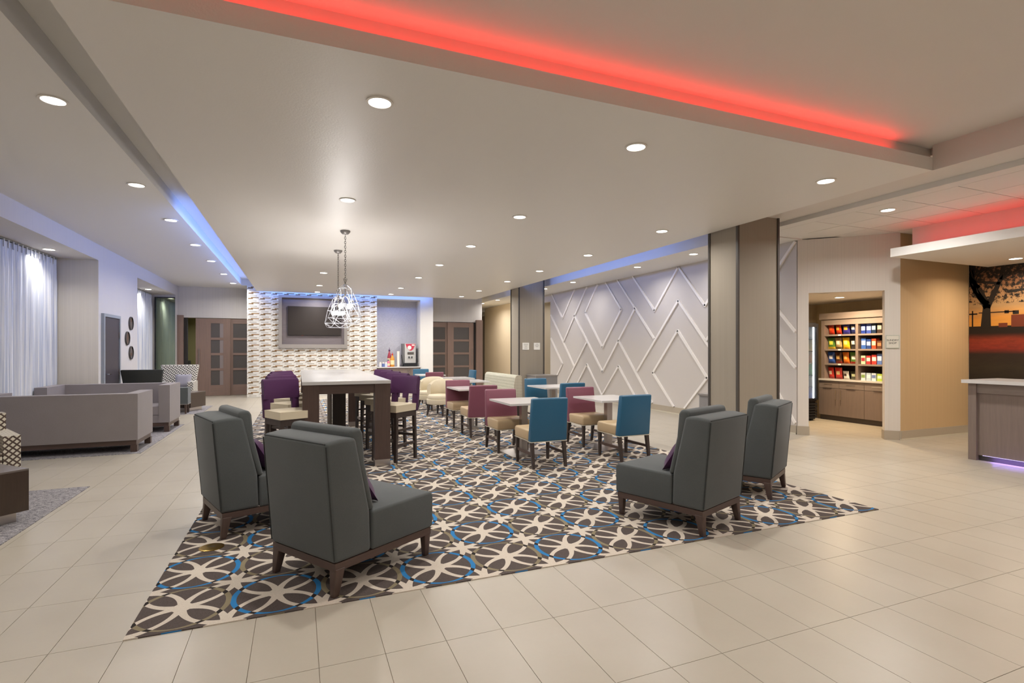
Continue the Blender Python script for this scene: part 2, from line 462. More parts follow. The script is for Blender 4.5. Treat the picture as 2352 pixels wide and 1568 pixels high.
cr = struct('ceiling_right', B((6.93, 13, 6.55, 26, ZR, TOP), (6.93, 13, -4.5, 6.55, ZR+.015, TOP)), 'white_paint')
struct('trim_3', B((6.93, 6.98, -4.5, 6.55, ZR, ZR+.015)), 'white_paint')
# lay-in ceiling tiles over the shop and desk area
ct = None
for i in range(6):
    for j in range(10):
        x0, y0 = 7.14+i*.61-.0, .70+j*.61-.035
        if x0+.61 > 11.0 or y0+.6 > 6.6: continue
        if ct is None: ct = obj('ceiling_tile', B((.006, .604, .006, .604, 0, .0149)), 'white_paint', cr); q = ct
        else: q = bpy.data.objects.new('ceiling_tile', ct.data); C.objects.link(q); q.parent = cr
        q.location = (x0, y0, ZR)
struct('trim_4', B((6.98, 7.14, -4.5, 6.55, ZR, ZR+.0149)), 'white_paint')

# left wall with two curtained recesses
wl = struct('wall_left', B((-4.4, XWL, -4.5, 6.6, 0, ZL), (-4.4, XWL, 12.13, 14.72, 0, ZL), (-4.4, XWL, 18.84, YDW+.3, 0, ZL),
    (-4.4, XWL, 6.6, 12.13, 3.17, ZL), (-4.4, XWL, 14.72, 18.84, 3.17, ZL), (-4.4, -4.25, 6.6, 12.13, 0, 3.17), (-4.4, -4.25, 14.72, 18.84, 0, 3.17)), 'cool_vinyl')
obj('reveal_panel', B((-4.25, XWL+.004, 12.118, 12.13, 0, 3.17)), 'cream_vinyl', wl)
struct('baseboard_left', B((XWL, XWL+.012, 12.13, 12.25, 0, .12), (XWL, XWL+.012, 13.3, 14.72, 0, .12), (-4.25, XWL, 12.106, 12.118, 0, .12)), 'base_stone')
def curtain(y0, y1, label):
    t = thing('curtain', label, 'curtain', (0, 0, 0), 0, 'streaked curtains in the left wall recesses')
    bm = bmesh.new(); n = int((y1-y0)*46); zs = [.02, .5, 1, 1.6, 2.2, 2.7, 2.95, 3.06, 3.13]
    prev = None
    for i in range(n+1):
        y = y0+(y1-y0)*i/n; ph = (y-y0)*2*math.pi/.145
        colv = []
        for z in zs:
            a = .030 if z < 2.9 else .018
            x = -4.12+a*math.sin(ph)+.018*math.sin(ph*.37+1)*(1 if z < 2.9 else .4)
            colv.append(bm.verts.new((x, y, z)))
        if prev:
            for k in range(len(zs)-1): bm.faces.new((prev[k], colv[k], colv[k+1], prev[k+1]))
        prev = colv
    bmesh.ops.recalc_face_normals(bm, faces=bm.faces[:])
    bmesh.ops.solidify(bm, geom=bm.faces[:], thickness=.004)
    obj('drape', bm, 'curtain', t, smooth=True)
    bm = bmesh.new()
    for k in range(int((y1-y0)/.145)):
        y = y0+.036+k*.145; box(bm, -4.098, -4.085, y-.012, y+.012, 3.03, 3.15)
    tag(obj('pleat_hooks', bm, 'curtain', t), kind='stuff')
    obj('track', B((-4.16, -4.10, y0, y1, 3.14, 3.165)), 'frame_grey', t)
    return t
curtain(6.65, 12.08, 'floor-length streaked blue-white curtain behind the grey sofas')
curtain(14.76, 18.72, 'streaked pale curtain beside the far tinted mirror and door post')
mr = thing('wall_mirror', 'tall green-tinted mirror panel at the end of the far curtain recess', 'mirror')
obj('glass_panel', B((-4.0, XWL-.005, 18.80, 18.838, .05, 3.05)), 'mirror_green', mr)
obj('edge_frame', B((-4.03, -4.0, 18.79, 18.838, 0, 3.08), (-4.0, XWL-.003, 18.79, 18.838, 3.05, 3.08)), 'black', mr)

# back wall with TV, niche and two sliding door bays
struct('wall_back', B((DWX0, 2.45, YTV, YDW+.2, 0, TOP), (2.45, 3.93, YTV, YDW+.2, 3.2, TOP), (3.93, DWX1, YTV, YDW+.2, 0, TOP), (2.45, 3.93, YTV+.62, YDW+.2, 0, 3.2)), 'white_paint')
struct('trim_5', B((2.45, 2.456, YTV+.001, YTV+.62, .9, 3.2), (2.456, 3.924, YTV+.612, YTV+.62, .9, 3.2)), 'ripple')
struct('wall_back_left', B((-4.4, DWX0, YDW, YDW+.2, 2.49, ZL+.1)), 'cool_vinyl')
struct('wall_back_right', B((DWX1, 6.55, YDW, YDW+.2, 2.52, TOP)), 'cool_vinyl')
# mosaic strips on the TV wall
mos = struct('trim_6', B((DWX0, 2.45, YTV-.006, YTV, 0, 3.46)), 'mos_grey')
bm = bmesh.new(); rh, sw = .0272, .335
rowpat = [[(0, 1, 0)], [(0, .33, 0), (.33, .97, 2), (.97, 1, 0)], [(0, .10, 0), (.10, .50, 3), (.50, 1, 0)], [(0, .5, 1), (.5, 1, 0)], [(0, .3, 0), (.3, 1, 0)], [(0, .18, 0), (.18, .8, 1), (.8, 1, 0)]]
nrow = int(3.46/rh)
for r in range(nrow):
    pat = rowpat[r % 6]; sh = (r//6 % 2)*.04
    for k in range(-1, int(3.92/sw)+2):
        for a, b, mi in pat:
            x0, x1 = DWX0+(k+a+sh)*sw, DWX0+(k+b+sh)*sw
            x0, x1 = max(x0, DWX0)+.0015, min(x1, 2.45)-.0015
            z0 = 3.46-(r+1)*rh
            jm = 3 if mi == 2 and random.random() < .25 else mi
            spans = [(x0, min(x1, -.572)), (max(x0, 1.486), x1)] if z0+rh > 1.53 and z0 < 3.2 else [(x0, x1)]
            for xa, xb in spans:
                if xb-xa < .01: continue
                box(bm, xa, xb, YTV-.018-random.random()*.006, YTV-.006, z0+.0015, z0+rh-.0015, jm)
tag(obj('mosaic_strips', bm, ['mos_white', 'mos_grey', 'mos_brown', 'mos_dark'], mos), kind='stuff')

# sliding doors
def sliding_panel(name, x0, x1, y, z1, parent_label, frames, handle_x=None, pale=False, group='tall sliding doors with smoked panes'):
    t = thing(name, parent_label, 'door', (0, 0, 0), 0, group)
    sw_, e = .13, .02
    gx0, gx1 = x0+frames[0], x1-frames[1]
    obj('stile', B((x0, gx0, y, y+.045, .01, z1)), 'taupe_wood', t); obj('stile', B((gx1, x1, y, y+.045, .01, z1)), 'taupe_wood', t)
    zr = [(.01, .35), (.815, .885), (1.30, 1.375), (1.79, 1.865), (2.32, z1)]
    for a, b in zr: obj('rail', B((gx0, gx1, y+.002, y+.043, a, b)), 'taupe_wood_x', t)
    for (a, b), (c, d) in zip(zr, zr[1:]):
        p = obj('pane', B((gx0, gx1, y+.018, y+.028, b, c)), 'frost', t)
        if pale: obj('painted_lit_edge', B((gx1-.1, gx1, y+.012, y+.018, b, c)), 'frost_pale', t)  # paler strip puts light along the pane edge into its colour
    if handle_x:
        h = tube(bmesh.new(), [(handle_x, y-.035, .9), (handle_x, y-.035, 1.52)], .011, 8)
        tube(h, [(handle_x, y, .95), (handle_x, y-.035, .95)], .007, 6); tube(h, [(handle_x, y, 1.47), (handle_x, y-.035, 1.47)], .007, 6)
        obj('pull_handle', h, 'steel', t, smooth=True)
    return t
sliding_panel('sliding_door', -3.0, -2.03, YDW-.06, 2.47, 'left sliding door with long steel pull, next to open gap', (.42, .20), -2.905, True)
sliding_panel('sliding_door', -2.08, DWX0, YDW+.02, 2.47, 'left bay sliding door tucked against the mosaic wall', (.12, .05))
sliding_panel('sliding_door', DWX1, 5.2, YDW+.02, 2.5, 'right bay sliding door tucked beside the coffee niche', (.12, .10))
sliding_panel('sliding_door', 5.17, 6.19, YDW-.06, 2.5, 'right bay sliding door with long steel pull by the hallway', (.24, .18), 6.12)
struct('trim_7', B((-3.53, -3.33, YDW-.09, YDW+.2, 0, 2.56)), 'taupe_wood')
struct('trim_8', B((6.29, 6.55, YDW-.09, YDW+.2, 0, 2.61)), 'taupe_wood')
struct('trim_gap_shade', B((-3.33, -3.24, YDW, YDW+.15, 0, 2.49), (6.19, 6.29, YDW, YDW+.15, 0, 2.52)), 'dark_gap')  # solid dark strips paint the shade inside the door gaps
struct('wall_side_room', B((-4.4, -1.0, 22.2, 22.3, 0, TOP), (-1.2, -1.1, YDW+.2, 22.2, 0, TOP), (-4.4, -4.3, YDW+.3, 22.2, 0, TOP)), 'olive_wall')
struct('wall_behind_right_doors', B((4.38, 6.4, 20.2, 20.3, 0, 2.6)), 'dark_gap')

# right side: hallway, corridor opening, chevron wall
struct('wall_hall', B((6.40, 6.55, YDW+.2, 26, 0, ZR), (XWR, XWR+.2, 17.95, 23.2, 0, ZR), (XWR+.2, 13, 17.95, 18.1, 0, ZR)), 'sand_vinyl')
struct('wall_hall_end', B((6.40, 9.5, 25.2, 25.4, 0, ZR), (XWR+.2, XWR+.9, 23.2, 25.2, 0, 3.1)), 'column_vinyl')
struct('wall_corridor', B((XWR+1.9, XWR+2.0, 10, 17.95, 0, ZR)), 'sand_vinyl')
wr = struct('wall_right', B((XWR, XWR+.14, 6.62, 16.3, 0, ZR), (XWR, XWR+.14, 16.3, 17.95, 3.15, ZR)), 'chevron_wall')
struct('baseboard_right', B((XWR-.012, XWR, 6.62, 16.3, 0, .15), (XWR-.012, XWR, 17.95, 23.2, 0, .15)), 'base_stone')
struct('trim_10', B((XWR-.022, XWR, 6.62, 16.3, 0, .022)), 'welt')
segs = [((9.68, 3.378), (10.547, 2.433)), ((10.547, 2.433), (11.441, 3.385)), ((9.68, 3.378), (8.831, 2.422)), ((8.831, 2.422), (8.0, 3.3)),
 ((9.68, 2.602), (11.249, .943)), ((9.68, 2.602), (8.3, 1.1)), ((8.79, 1.68), (7.95, 2.55)),
 ((9.698, 1.917), (10.612, .912)), ((9.698, 1.917), (8.765, .881)), ((10.612, .912), (9.852, .157)), ((8.765, .881), (9.47, .157)),
 ((12.158, 3.388), (10.569, 1.756)), ((11.344, 2.546), (12.918, .849)), ((12.104, 1.726), (10.656, .172)),
 ((12.743, 3.386), (11.972, 2.562)), ((11.972, 2.562), (12.918, 1.548)), ((12.918, 1.548), (13.889, 2.596)), ((13.889, 2.596), (13.189, 3.375)),
 ((13.79, 3.377), (15.289, 1.74)), ((14.58, 2.571), (12.918, .849)), ((14.544, 3.385), (15.367, 2.51)), ((15.367, 2.51), (16.142, 3.385)),
 ((16.22, 2.672), (14.58, .96)), ((13.823, 1.686), (15.32, .157)), ((13.79, 1.033), (12.948, .157)), ((12.948, .157), (12.104, 1.032)), ((12.104, 1.032), (11.25, .157)),
 ((13.79, 1.033), (14.62, .157)), ((16.22, 1.868), (15.367, 1.01)), ((15.367, 1.01), (16.2, .157)),
 ((7.03, 2.92), (6.635, 3.37)), ((7.3, 2.55), (6.63, 1.80)), ((7.25, 1.85), (6.63, 1.17)), ((7.3, 1.15), (6.63, .2))]
for (ya, za), (yb, zb) in segs:
    d = Vector((yb-ya, zb-za)).normalized(); nrm = Vector((-d.y, d.x))*.028; e = d*.012
    q = [(ya-e.x+nrm.x, za-e.y+nrm.y), (yb+e.x+nrm.x, zb+e.y+nrm.y), (yb+e.x-nrm.x, zb+e.y-nrm.y), (ya-e.x-nrm.x, za-e.y-nrm.y)]
    q = [(max(6.62, y), min(ZR-.002, max(.152, z))) for y, z in q]
    obj('batten', prism(bmesh.new(), q, XWR-.032, XWR+.001, 'X'), 'batten', wr)
text('lettering', 'BUSINESS\nCENTER', (XWR+.12, 17.94, 2.47), .105, 'ink', (R(90), 0, 0), wr)

# columns wrapped in vinyl with bronze edges
def column(name, y0, y1, top):
    c = struct(name, B((5.9, 6.69, y0, y1, 0, top)), 'column_vinyl')
    for x, y in ((5.9, y0), (6.69, y0), (5.9, y1), (6.69, y1)):
        obj('corner_trim', B((x-.018, x+.018, y-.018, y+.018, 0, top)), 'bronze', c)
    return c
column('column_near', 5.81, 6.37, TOP)
column('column_far', 13.95, 14.55, TOP)
for x0, x1, kind in ((6.008, 6.215, 0), (6.368, 6.564, 1)):
    nt = thing('notice', ['white printed notice on the far column, left of the two', 'white printed notice on the far column, right of the two'][kind], 'notice', (0, 0, 0), 0, 'paper notices on the far column')
    obj('sheet', B((x0, x1, 13.940, 13.950, 1.477, 1.68)), 'paper', nt)
    bm = bmesh.new(); rnd = random.Random(kind)
    for r in range(6 if kind == 0 else 4):
        w = (x1-x0)*rnd.uniform(.3, .75); z = 1.65-r*.027; box(bm, (x0+x1-w)/2, (x0+x1+w)/2, 13.939, 13.940, z-.011, z)
    obj('print_lines', bm, 'ink_pale', nt)

# shop front: diagonal wall with opening
DG = Vector((1, -1, 0)).normalized(); DN = Vector((1, 1, 0)).normalized(); DA = Vector((8.07, 6.60, 0))
def diag(bm, u0, u1, z0, z1, d0=0, d1=.15):
    def p(u, d, z): v = DA+DG*u+DN*d; return (v.x, v.y, z)
    return hexa(bm, [p(u0, d0, z0), p(u1, d0, z0), p(u1, d1, z0), p(u0, d1, z0)], [p(u0, d0, z1), p(u1, d0, z1), p(u1, d1, z1), p(u0, d1, z1)])
bm = bmesh.new(); diag(bm, 0, .17, 0, ZR); diag(bm, 1.27, 1.485, 0, ZR); diag(bm, .17, 1.27, 2.46, ZR)
ws = struct('wall_shop_front', bm, vinyl('pale_vinyl', '#e4dcd3'))
bm = bmesh.new(); diag(bm, -.01, .18, 0, .15, -.012, 0); diag(bm, 1.26, 1.50, 0, .15, -.012, 0); diag(bm, .17, .182, 0, .15, 0, .15); diag(bm, 1.258, 1.27, 0, .15, 0, .15)
struct('baseboard_shop', bm, 'base_stone')
YTW = 5.555
struct('wall_desk_side', B((9.12, 11.1, YTW, YTW+.14, 0, ZR+.015)), 'tan_vinyl')
struct('baseboard_desk_side', B((9.10, 11.0, YTW-.012, YTW, 0, .15)), 'base_stone')
struct('trim_11', B((9.10, 11.0, YTW-.022, YTW-.012, 0, .02)), 'welt')
struct('wall_desk_back', B((11.0, 11.15, -4.5, YTW, 0, ZR+.015)), 'cream_vinyl')
struct('wall_shop_inner', B((10.98, 11.1, YTW+.14, 8.6, 0, 2.5), (8.3, 11.1, 8.5, 8.6, 0, 2.5), (8.21, 8.3, 6.75, 8.6, 0, 2.5)), 'sand_vinyl')
struct('ceiling_shop', B((8.21, 8.9, 6.75, 8.6, 2.5, 2.56), (8.9, 9.3, 6.25, 8.6, 2.5, 2.56), (9.3, 11.1, YTW+.14, 8.6, 2.5, 2.56)), 'white_paint')
# unseen wall behind the camera, added to close the room for light bounce
struct('wall_front_bounce', B((-4.4, 13, -4.6, -4.5, 0, TOP)), 'cream_vinyl')

# LED coves
def led(name, label, loc, size, power, color, rot, strip, m, spread=170):
    o = tag(obj(name, B(strip), m), label, 'LED strip', 'LED strips in the ceiling coves')
    area(name+'_light', loc, size, power, color, rot, spread)
    return o
led('led_strip', 'blue LED strip on the left edge of the main soffit', (-1.192, 13.2, 3.345), (.03, 9.0), 42, BLUE, (0, R(86), 0), (-1.190, -1.18, 8.7, 17.7, 3.33, 3.36), 'led_blue', 150)
led('led_strip', 'blue LED strip on the right edge of the main soffit', (5.80, 12.6, 3.45), (.04, 8.4), 30, BLUE, (0, R(-95), 0), (5.74, 5.76, 8.4, 16.8, ZLIP, ZLIP+.02), 'led_blue')
led('led_strip', 'blue LED strip at the soffit end above the mosaic wall', (1.6, 17.765, 3.335), (5.4, .03), 15, BLUE, (R(80), 0, 0), (-1.1, 4.3, 17.75, 17.762, 3.32, 3.35), 'led_blue')
led('led_strip', 'red LED strip in the front tray cove', (2.1, 3.305, 3.415), (6.5, .03), 3.0, RED, (R(200), 0, 0), (-1.1, 5.35, 3.318, 3.334, ZLIP, ZLIP+.012), 'led_red')

# ------------------------------------------------------------------ downlights
def downlight_proto():
    t = thing('recessed_downlight', 'x', 'downlight')
    bm = bmesh.new(); lathe(bm, [(.098, 0), (.098, -.008), (.080, -.010), (.076, 0)], cap=False, seg=28)
    obj('trim_ring', bm, 'trim_ring', t, smooth=True)
    obj('lens', disc(bmesh.new(), (0, 0, -.004), .077, 28, False), 'lens', t)
    return t
DL = [downlight_proto(), False]
ORD = ['nearest', 'second nearest', 'third nearest', 'fourth nearest', 'fifth nearest', 'sixth nearest', 'seventh nearest', 'eighth nearest']
WARM = (1, .965, .925)
def downlight(x, y, z, label, power, group='recessed ceiling downlights', color=WARM, spread=160):
    if not DL[1]:
        o = DL[0]; DL[1] = True; o.location = (x, y, z); o['label'] = label; o['group'] = group
    else: o = dup(DL[0], (x, y, z), 0, label, group)
    area('downlight_beam', (x, y, z-.012), .15, power, color, (0, 0, 0), spread)
    return o
for xx, ys, nm in ((.545, [3.875, 6.55, 12.961, 15.546, 17.33], 'bar-table row'), (2.76, [3.875, 6.504, 8.664, 10.834, 12.929, 15.323, 17.124], 'middle row'), (5.08, [3.896, 6.479, 8.659, 10.81, 12.80, 15.125, 16.97], 'right row')):
    for k, y in enumerate(ys): downlight(xx+(.1 if nm == 'right row' and k == 0 else 0), y, ZS, '%s downlight of the %s in the main soffit' % (ORD[k], nm), P_DOWN*(1.6 if y > 15 else 1))
for k, y in enumerate([5.252, 7.576, 9.43, 11.486, 13.435, 15.626, 17.69]):
    downlight(-1.81, y, ZL, '%s downlight along the left lounge ceiling' % ORD[k], P_LEFT*(1.5 if k > 3 else 1))
for k, y in enumerate([8.326, 10.125, 13.10, 14.83, 18.9, 20.54]):
    downlight(7.30-.05*k, y, ZR, '%s downlight along the chevron wall ceiling' % ORD[k], P_RIGHT*(2 if k > 3 else 1))
downlight(7.46, 4.70, ZR, 'downlight in the lay-in tile ceiling before the snack shop', 36)
downlight(-3.885, 11.11, 3.17, 'downlight above the near streaked curtain', 9, spread=135)
downlight(-3.88, 17.4, 3.17, 'downlight above the far streaked curtain', 9, spread=135)
downlight(10.33, 4.60, 2.9, 'downlight under the canopy over the desk', 27, color=(1, .80, .58))
downlight(9.75, 7.05, 2.5, 'downlight inside the snack shop', 62, color=(1, .76, .48))
downlight(9.0, 16.9, ZR, 'added unseen downlight in the corridor beside the far end of the chevron wall', 12)  # unseen lamp added to brighten the dark corridor wall and its lettering
downlight(9.2, 24.6, ZR, 'downlight at the far end of the hallway', 14)
for x, y, w in ((.6, .6, 'left front'), (3.0, .2, 'centre front'), (5.2, 1.0, 'right front'), (3.0, -2.4, 'centre rear'), (0.2, -2.4, 'left rear'), (5.2, -2.4, 'right rear')): downlight(x, y, ZU, w+' downlight in the front tray ceiling over the camera', P_DOWN*.82, 'front tray downlights')
for x, y, w in ((7.46, 1.9, 'first'), (7.46, -1.2, 'second')): downlight(x, y, ZR, w+' downlight of the tile ceiling beside the reception desk', 24, 'front tray downlights')
for y, w in ((2.6, 'first'), (-.5, 'second')): downlight(-1.81, y, ZL, w+' left lounge downlight level with the camera', P_LEFT, 'front tray downlights')
for y, w in ((2.0, 'middle'), (-.8, 'rear')): downlight(10.33, y, 2.9, w+' downlight under the desk canopy', 34, 'front tray downlights', color=(1, .80, .58))

# ------------------------------------------------------------------ lounge chairs (charcoal slipper chairs), local forward = +X
def make_lounge(label):
    t = thing('lounge_chair', label, 'armchair', group='charcoal lounge chairs on the patterned carpet')
    W = .335
    bk = obj('back_block', prism(bmesh.new(), [(-.41, .20), (-.13, .20), (-.14, .46), (-.25, .935), (-.36, .940), (-.472, .926)], -W, W), 'charcoal', t, .026, 3)
    bm = bmesh.new()
    for y in (-W-.001, W+.001): tube(bm, [(-.408, y*.985, .22), (-.467, y*.985, .905)], .004, 5)
    tube(bm, [(-.464, -W*.955, .918), (-.464, W*.955, .918)], .004, 5)
    obj('seam', bm, 'charcoal_seam', bk)
    obj('seat', prism(bmesh.new(), [(-.128, .20), (.43, .20), (.435, .43), (.41, .455), (-.128, .45)], -W, W), 'charcoal', t, .026, 3)
    obj('back_cushion', prism(bmesh.new(), [(-.138, .45), (-.09, .45), (-.165, .76), (-.182, .95), (-.202, .987), (-.275, .985), (-.288, .94)], -W+.015, W-.015), 'charcoal', t, .03, 4)
    parts('base_rail', [(-.40, .41, -W+.006, -W+.038, .152, .20), (-.40, .41, W-.038, W-.006, .152, .20)], 'walnut_x', t)
    parts('cross_rail', [(-.40, -.365, -W+.038, W-.038, .152, .20), (.375, .41, -W+.038, W-.038, .152, .20)], 'walnut_y', t)
    for s in (-1, 1):
        obj('leg', leg(bmesh.new(), .382, s*(W-.034), 0, .154, .036, .054), 'walnut', t, .004)
        obj('leg', leg(bmesh.new(), -.365, s*(W-.034), 0, .165, .038, .066, -.025, s*.008), 'walnut', t, .004)
    return t
LC = [((.359, 3.77), math.atan2(.545, .839), 'charcoal lounge chair nearest the camera with a plum pillow'),
      ((-.281, 5.06), math.atan2(.336, .942), 'charcoal lounge chair at the left carpet edge beside the brass floor box'),
      ((3.11, 3.739), math.atan2(.938, -.348), 'charcoal lounge chair on the right, seat turned to the tables'),
      ((4.377, 4.313), math.atan2(.873, -.489), 'charcoal lounge chair at the right carpet corner by the near column')]
ch0 = make_lounge(LC[0][2])
for i, ((x, y), a, lb) in enumerate(LC):
    o = ch0 if i == 0 else dup(ch0, (0, 0, 0), 0, lb)
    o.location = (x, y, .006); o.rotation_euler = (0, 0, a)
def throw(i, fx, fy, lb, tilt):
    (x, y), a, _ = LC[i]
    o = obj('throw_pillow', pillow(bmesh.new(), .42, .30, .12), 'plum', smooth=True); tag(o, lb, 'pillow', 'plum throw pillows')
    c, s = math.cos(a), math.sin(a)
    o.rotation_mode = 'XYZ'; o.rotation_euler = (0, R(tilt), a); o.location = (x+c*fx-s*fy, y+s*fx+c*fy, .462)
throw(0, .03, .0, 'plum pillow on the nearest charcoal lounge chair', -32)
throw(1, .03, .0, 'plum pillow on the lounge chair at the left carpet edge', -32)
throw(2, -.005, .06, 'plum pillow peeking from the lounge chair on the right', -32)

# ------------------------------------------------------------------ dining chairs and tables
def make_dining(label, m):
    t = thing('dining_chair', label, 'chair', group='leatherette dining chairs')
    obj('backrest', hexa(bmesh.new(), [(-.262, -.252, .325), (-.165, -.252, .325), (-.165, .252, .325), (-.262, .252, .325)],
        [(-.318, -.243, .872), (-.235, -.243, .872), (-.235, .243, .872), (-.318, .243, .872)]), m, t, .02, 3)
    obj('seat', prism(bmesh.new(), [(-.17, .335), (.262, .335), (.272, .445), (.245, .478), (-.19, .47)], -.25, .25), 'beige_seat', t, .022, 3)
    obj('welt', B((-.265, -.16, -.254, .254, .322, .331), (-.16, .265, -.252, .252, .329, .337)), 'welt', t)
    for s in (-1, 1):
        obj('leg', leg(bmesh.new(), .232, s*.222, 0, .335, .030, .044), 'espresso', t)
        obj('leg', leg(bmesh.new(), -.225, s*.222, 0, .335, .032, .046, -.055), 'espresso', t)
        obj('stretcher', B((-.245, .22, s*.222-.009, s*.222+.009, .155, .19)), 'walnut_x', t)
    return t
dM = make_dining('mauve', 'mauve'); dT = make_dining('teal', 'teal'); used = {'mauve': False, 'teal': False}
def dining(x, y, rz, kind, label):
    p = dM if kind == 'mauve' else dT
    if not used[kind]: o = p; used[kind] = True
    else: o = dup(p, (0, 0, 0), 0, label)
    o.location = (x, y, .006); o.rotation_euler = (0, 0, R(rz)); o['label'] = label
dining(2.905, 6.165, 90, 'teal', 'teal dining chair in front, back to camera at the nearest pedestal table')
dining(4.15, 6.13, 92, 'teal', 'teal dining chair back to camera at the right-hand pedestal table')
dining(2.86, 7.22, -90, 'mauve', 'mauve dining chair facing camera at the nearest pedestal table')
dining(4.21, 7.16, -90, 'mauve', 'mauve dining chair facing camera at the right-hand pedestal table')
dining(2.93, 9.78, -90, 'mauve', 'mauve dining chair facing camera at the second table of the left row')
dining(2.90, 8.68, 90, 'mauve', 'mauve dining chair back to camera at the second table of the left row')
dining(4.60, 9.72, -90, 'teal', 'teal dining chair facing camera beside the patterned banquette')
dining(4.60, 8.66, 90, 'teal', 'teal dining chair back to camera in front of the chevron wall')
dining(3.55, 16.0, -90, 'teal', 'far teal dining chair behind the farthest table by the coffee niche')
dining(3.38, 14.07, 90, 'mauve', 'far mauve dining chair back to camera at the farthest table')
dining(4.52, 14.85, 180, 'teal', 'far teal dining chair seen edge-on before the right sliding door')
def make_table(label):
    t = thing('pedestal_table', label, 'table', group='white pedestal tables')
    tp = obj('table_top', B((-.365, .365, -.42, .42, .725, .752)), 'quartz', t, .006, 2)
    obj('mount_plate', B((-.15, .15, -.15, .15, .708, .725)), 'bronze', t)
    obj('post', B((-.045, .045, -.045, .045, .02, .708)), 'steel', t, .004)
    obj('base_plate', prism(bmesh.new(), [(-.26, 0), (.26, 0), (.26, .008), (.06, .03), (-.06, .03), (-.26, .008)], -.26, .26), 'steel', t)
    return t
T0 = make_table('white pedestal table nearest the camera with one teal and one mauve chair')
T0.location = (2.97, 6.86, .006)
for x, y, lb in ((4.32, 6.77, 'white pedestal table in the right row nearest the chevron wall'), (4.68, 9.35, 'white pedestal table between two teal chairs'), (3.05, 9.56, 'white pedestal table between two mauve chairs'),
                 (3.70, 11.75, 'white pedestal table before the patterned banquette, nearer one'), (3.78, 13.1, 'white pedestal table before the patterned banquette, farther one'), (3.55, 15.05, 'farthest white pedestal table near the coffee niche')):
    dup(T0, (x, y, .006), 0, lb)

# cream barrel chairs, local forward = +X
def make_barrel(label):
    t = thing('barrel_chair', label, 'chair', group='cream barrel chairs')
    bm = bmesh.new(); lathe(bm, [(.27, .25), (.30, .26), (.31, .31), (.305, .36), (.27, .37)], seg=28); obj('seat_base', bm, 'cream_seat', t, smooth=True)
    bm = bmesh.new(); lathe(bm, [(.25, .365), (.275, .375), (.28, .43), (.25, .465), (.1, .475)], seg=28); obj('seat_cushion', bm, 'cream_seat', t, smooth=True)
    bm = bmesh.new(); n = 18; R0, R1 = .31, .235; rows = []
    for i in range(n+1):
        a = R(80+200*i/n); ht = .80-.10*(abs(i/n-.5)*2)**3
        ca, sa = math.cos(a), math.sin(a)
        rows.append([bm.verts.new((r*ca-(.03 if z > .6 else 0), r*sa, z)) for r, z in ((R0, .34), (R0+.02, .6), (R0+.01, ht-.03), ((R0+R1)/2, ht), (R1, ht-.03), (R1, .6), (R1, .42))])
    for a, b in zip(rows, rows[1:]):
        for k in range(7): bm.faces.new((a[k], a[(k+1) % 7], b[(k+1) % 7], b[k]))
    bm.faces.new(rows[0]); bm.faces.new(rows[-1][::-1]); bmesh.ops.recalc_face_normals(bm, faces=bm.faces[:])
    obj('curved_back', bm, 'cream_seat', t, smooth=True)
    for sx, sy in ((1, 1), (1, -1), (-1, 1), (-1, -1)): obj('leg', leg(bmesh.new(), sx*.17, sy*.17, 0, .26, .026, .046, sx*.04, sy*.04), 'espresso', t)
    return t
b0 = make_barrel('nearer cream barrel chair by the banquette tables'); b0.location = (2.97, 11.6, .006); b0.rotation_euler = (0, 0, R(222))
dup(b0, (3.0, 12.75, .006), R(222), 'farther cream barrel chair by the banquette tables')

# banquette facing -X
bq = thing('banquette', 'cream striped banquette with dotted end panel among the dining tables', 'banquette', (4.42, 11.5, .006))
obj('seat', B((-.55, -.11, -1.0, 1.0, .30, .47)), 'stripe', bq, .03, 3)
obj('base', B((-.52, .09, -.97, .97, .06, .30)), 'espresso', bq)
obj('backrest', prism(bmesh.new(), [(-.13, .30), (.10, .30), (.09, .88), (.06, .915), (-.03, .915), (-.07, .86)], -.985, 1.0), 'stripe', bq, .03, 3)
obj('end_panel', prism(bmesh.new(), [(-.13, .30), (.10, .30), (.09, .88), (.06, .913), (-.03, .913), (-.07, .86)], -1.0, -.983), 'dots', bq)
for y in (-.9, .9): obj('foot', B((-.48, .06, y-.03, y+.03, 0, .06)), 'espresso', bq)

# low cabinets beside the columns
def low_cab(x0, x1, y0, y1, lb):
    t = thing('low_cabinet', lb, 'cabinet', group='low grey cabinets by the columns')
    obj('body', B((x0, x1, y0, y1, .06, .735)), 'grey_laminate', t); obj('kick', B((x0+.03, x1-.03, y0+.03, y1-.03, 0, .06)), 'black', t)
    obj('cap', B((x0-.015, x1+.015, y0-.015, y1+.015, .735, .765)), 'alu', t)
low_cab(6.08, 6.55, 6.40, 6.80, 'low grey cabinet behind the near column')
low_cab(6.12, 6.78, 13.25, 13.9, 'low grey cabinet before the far column')

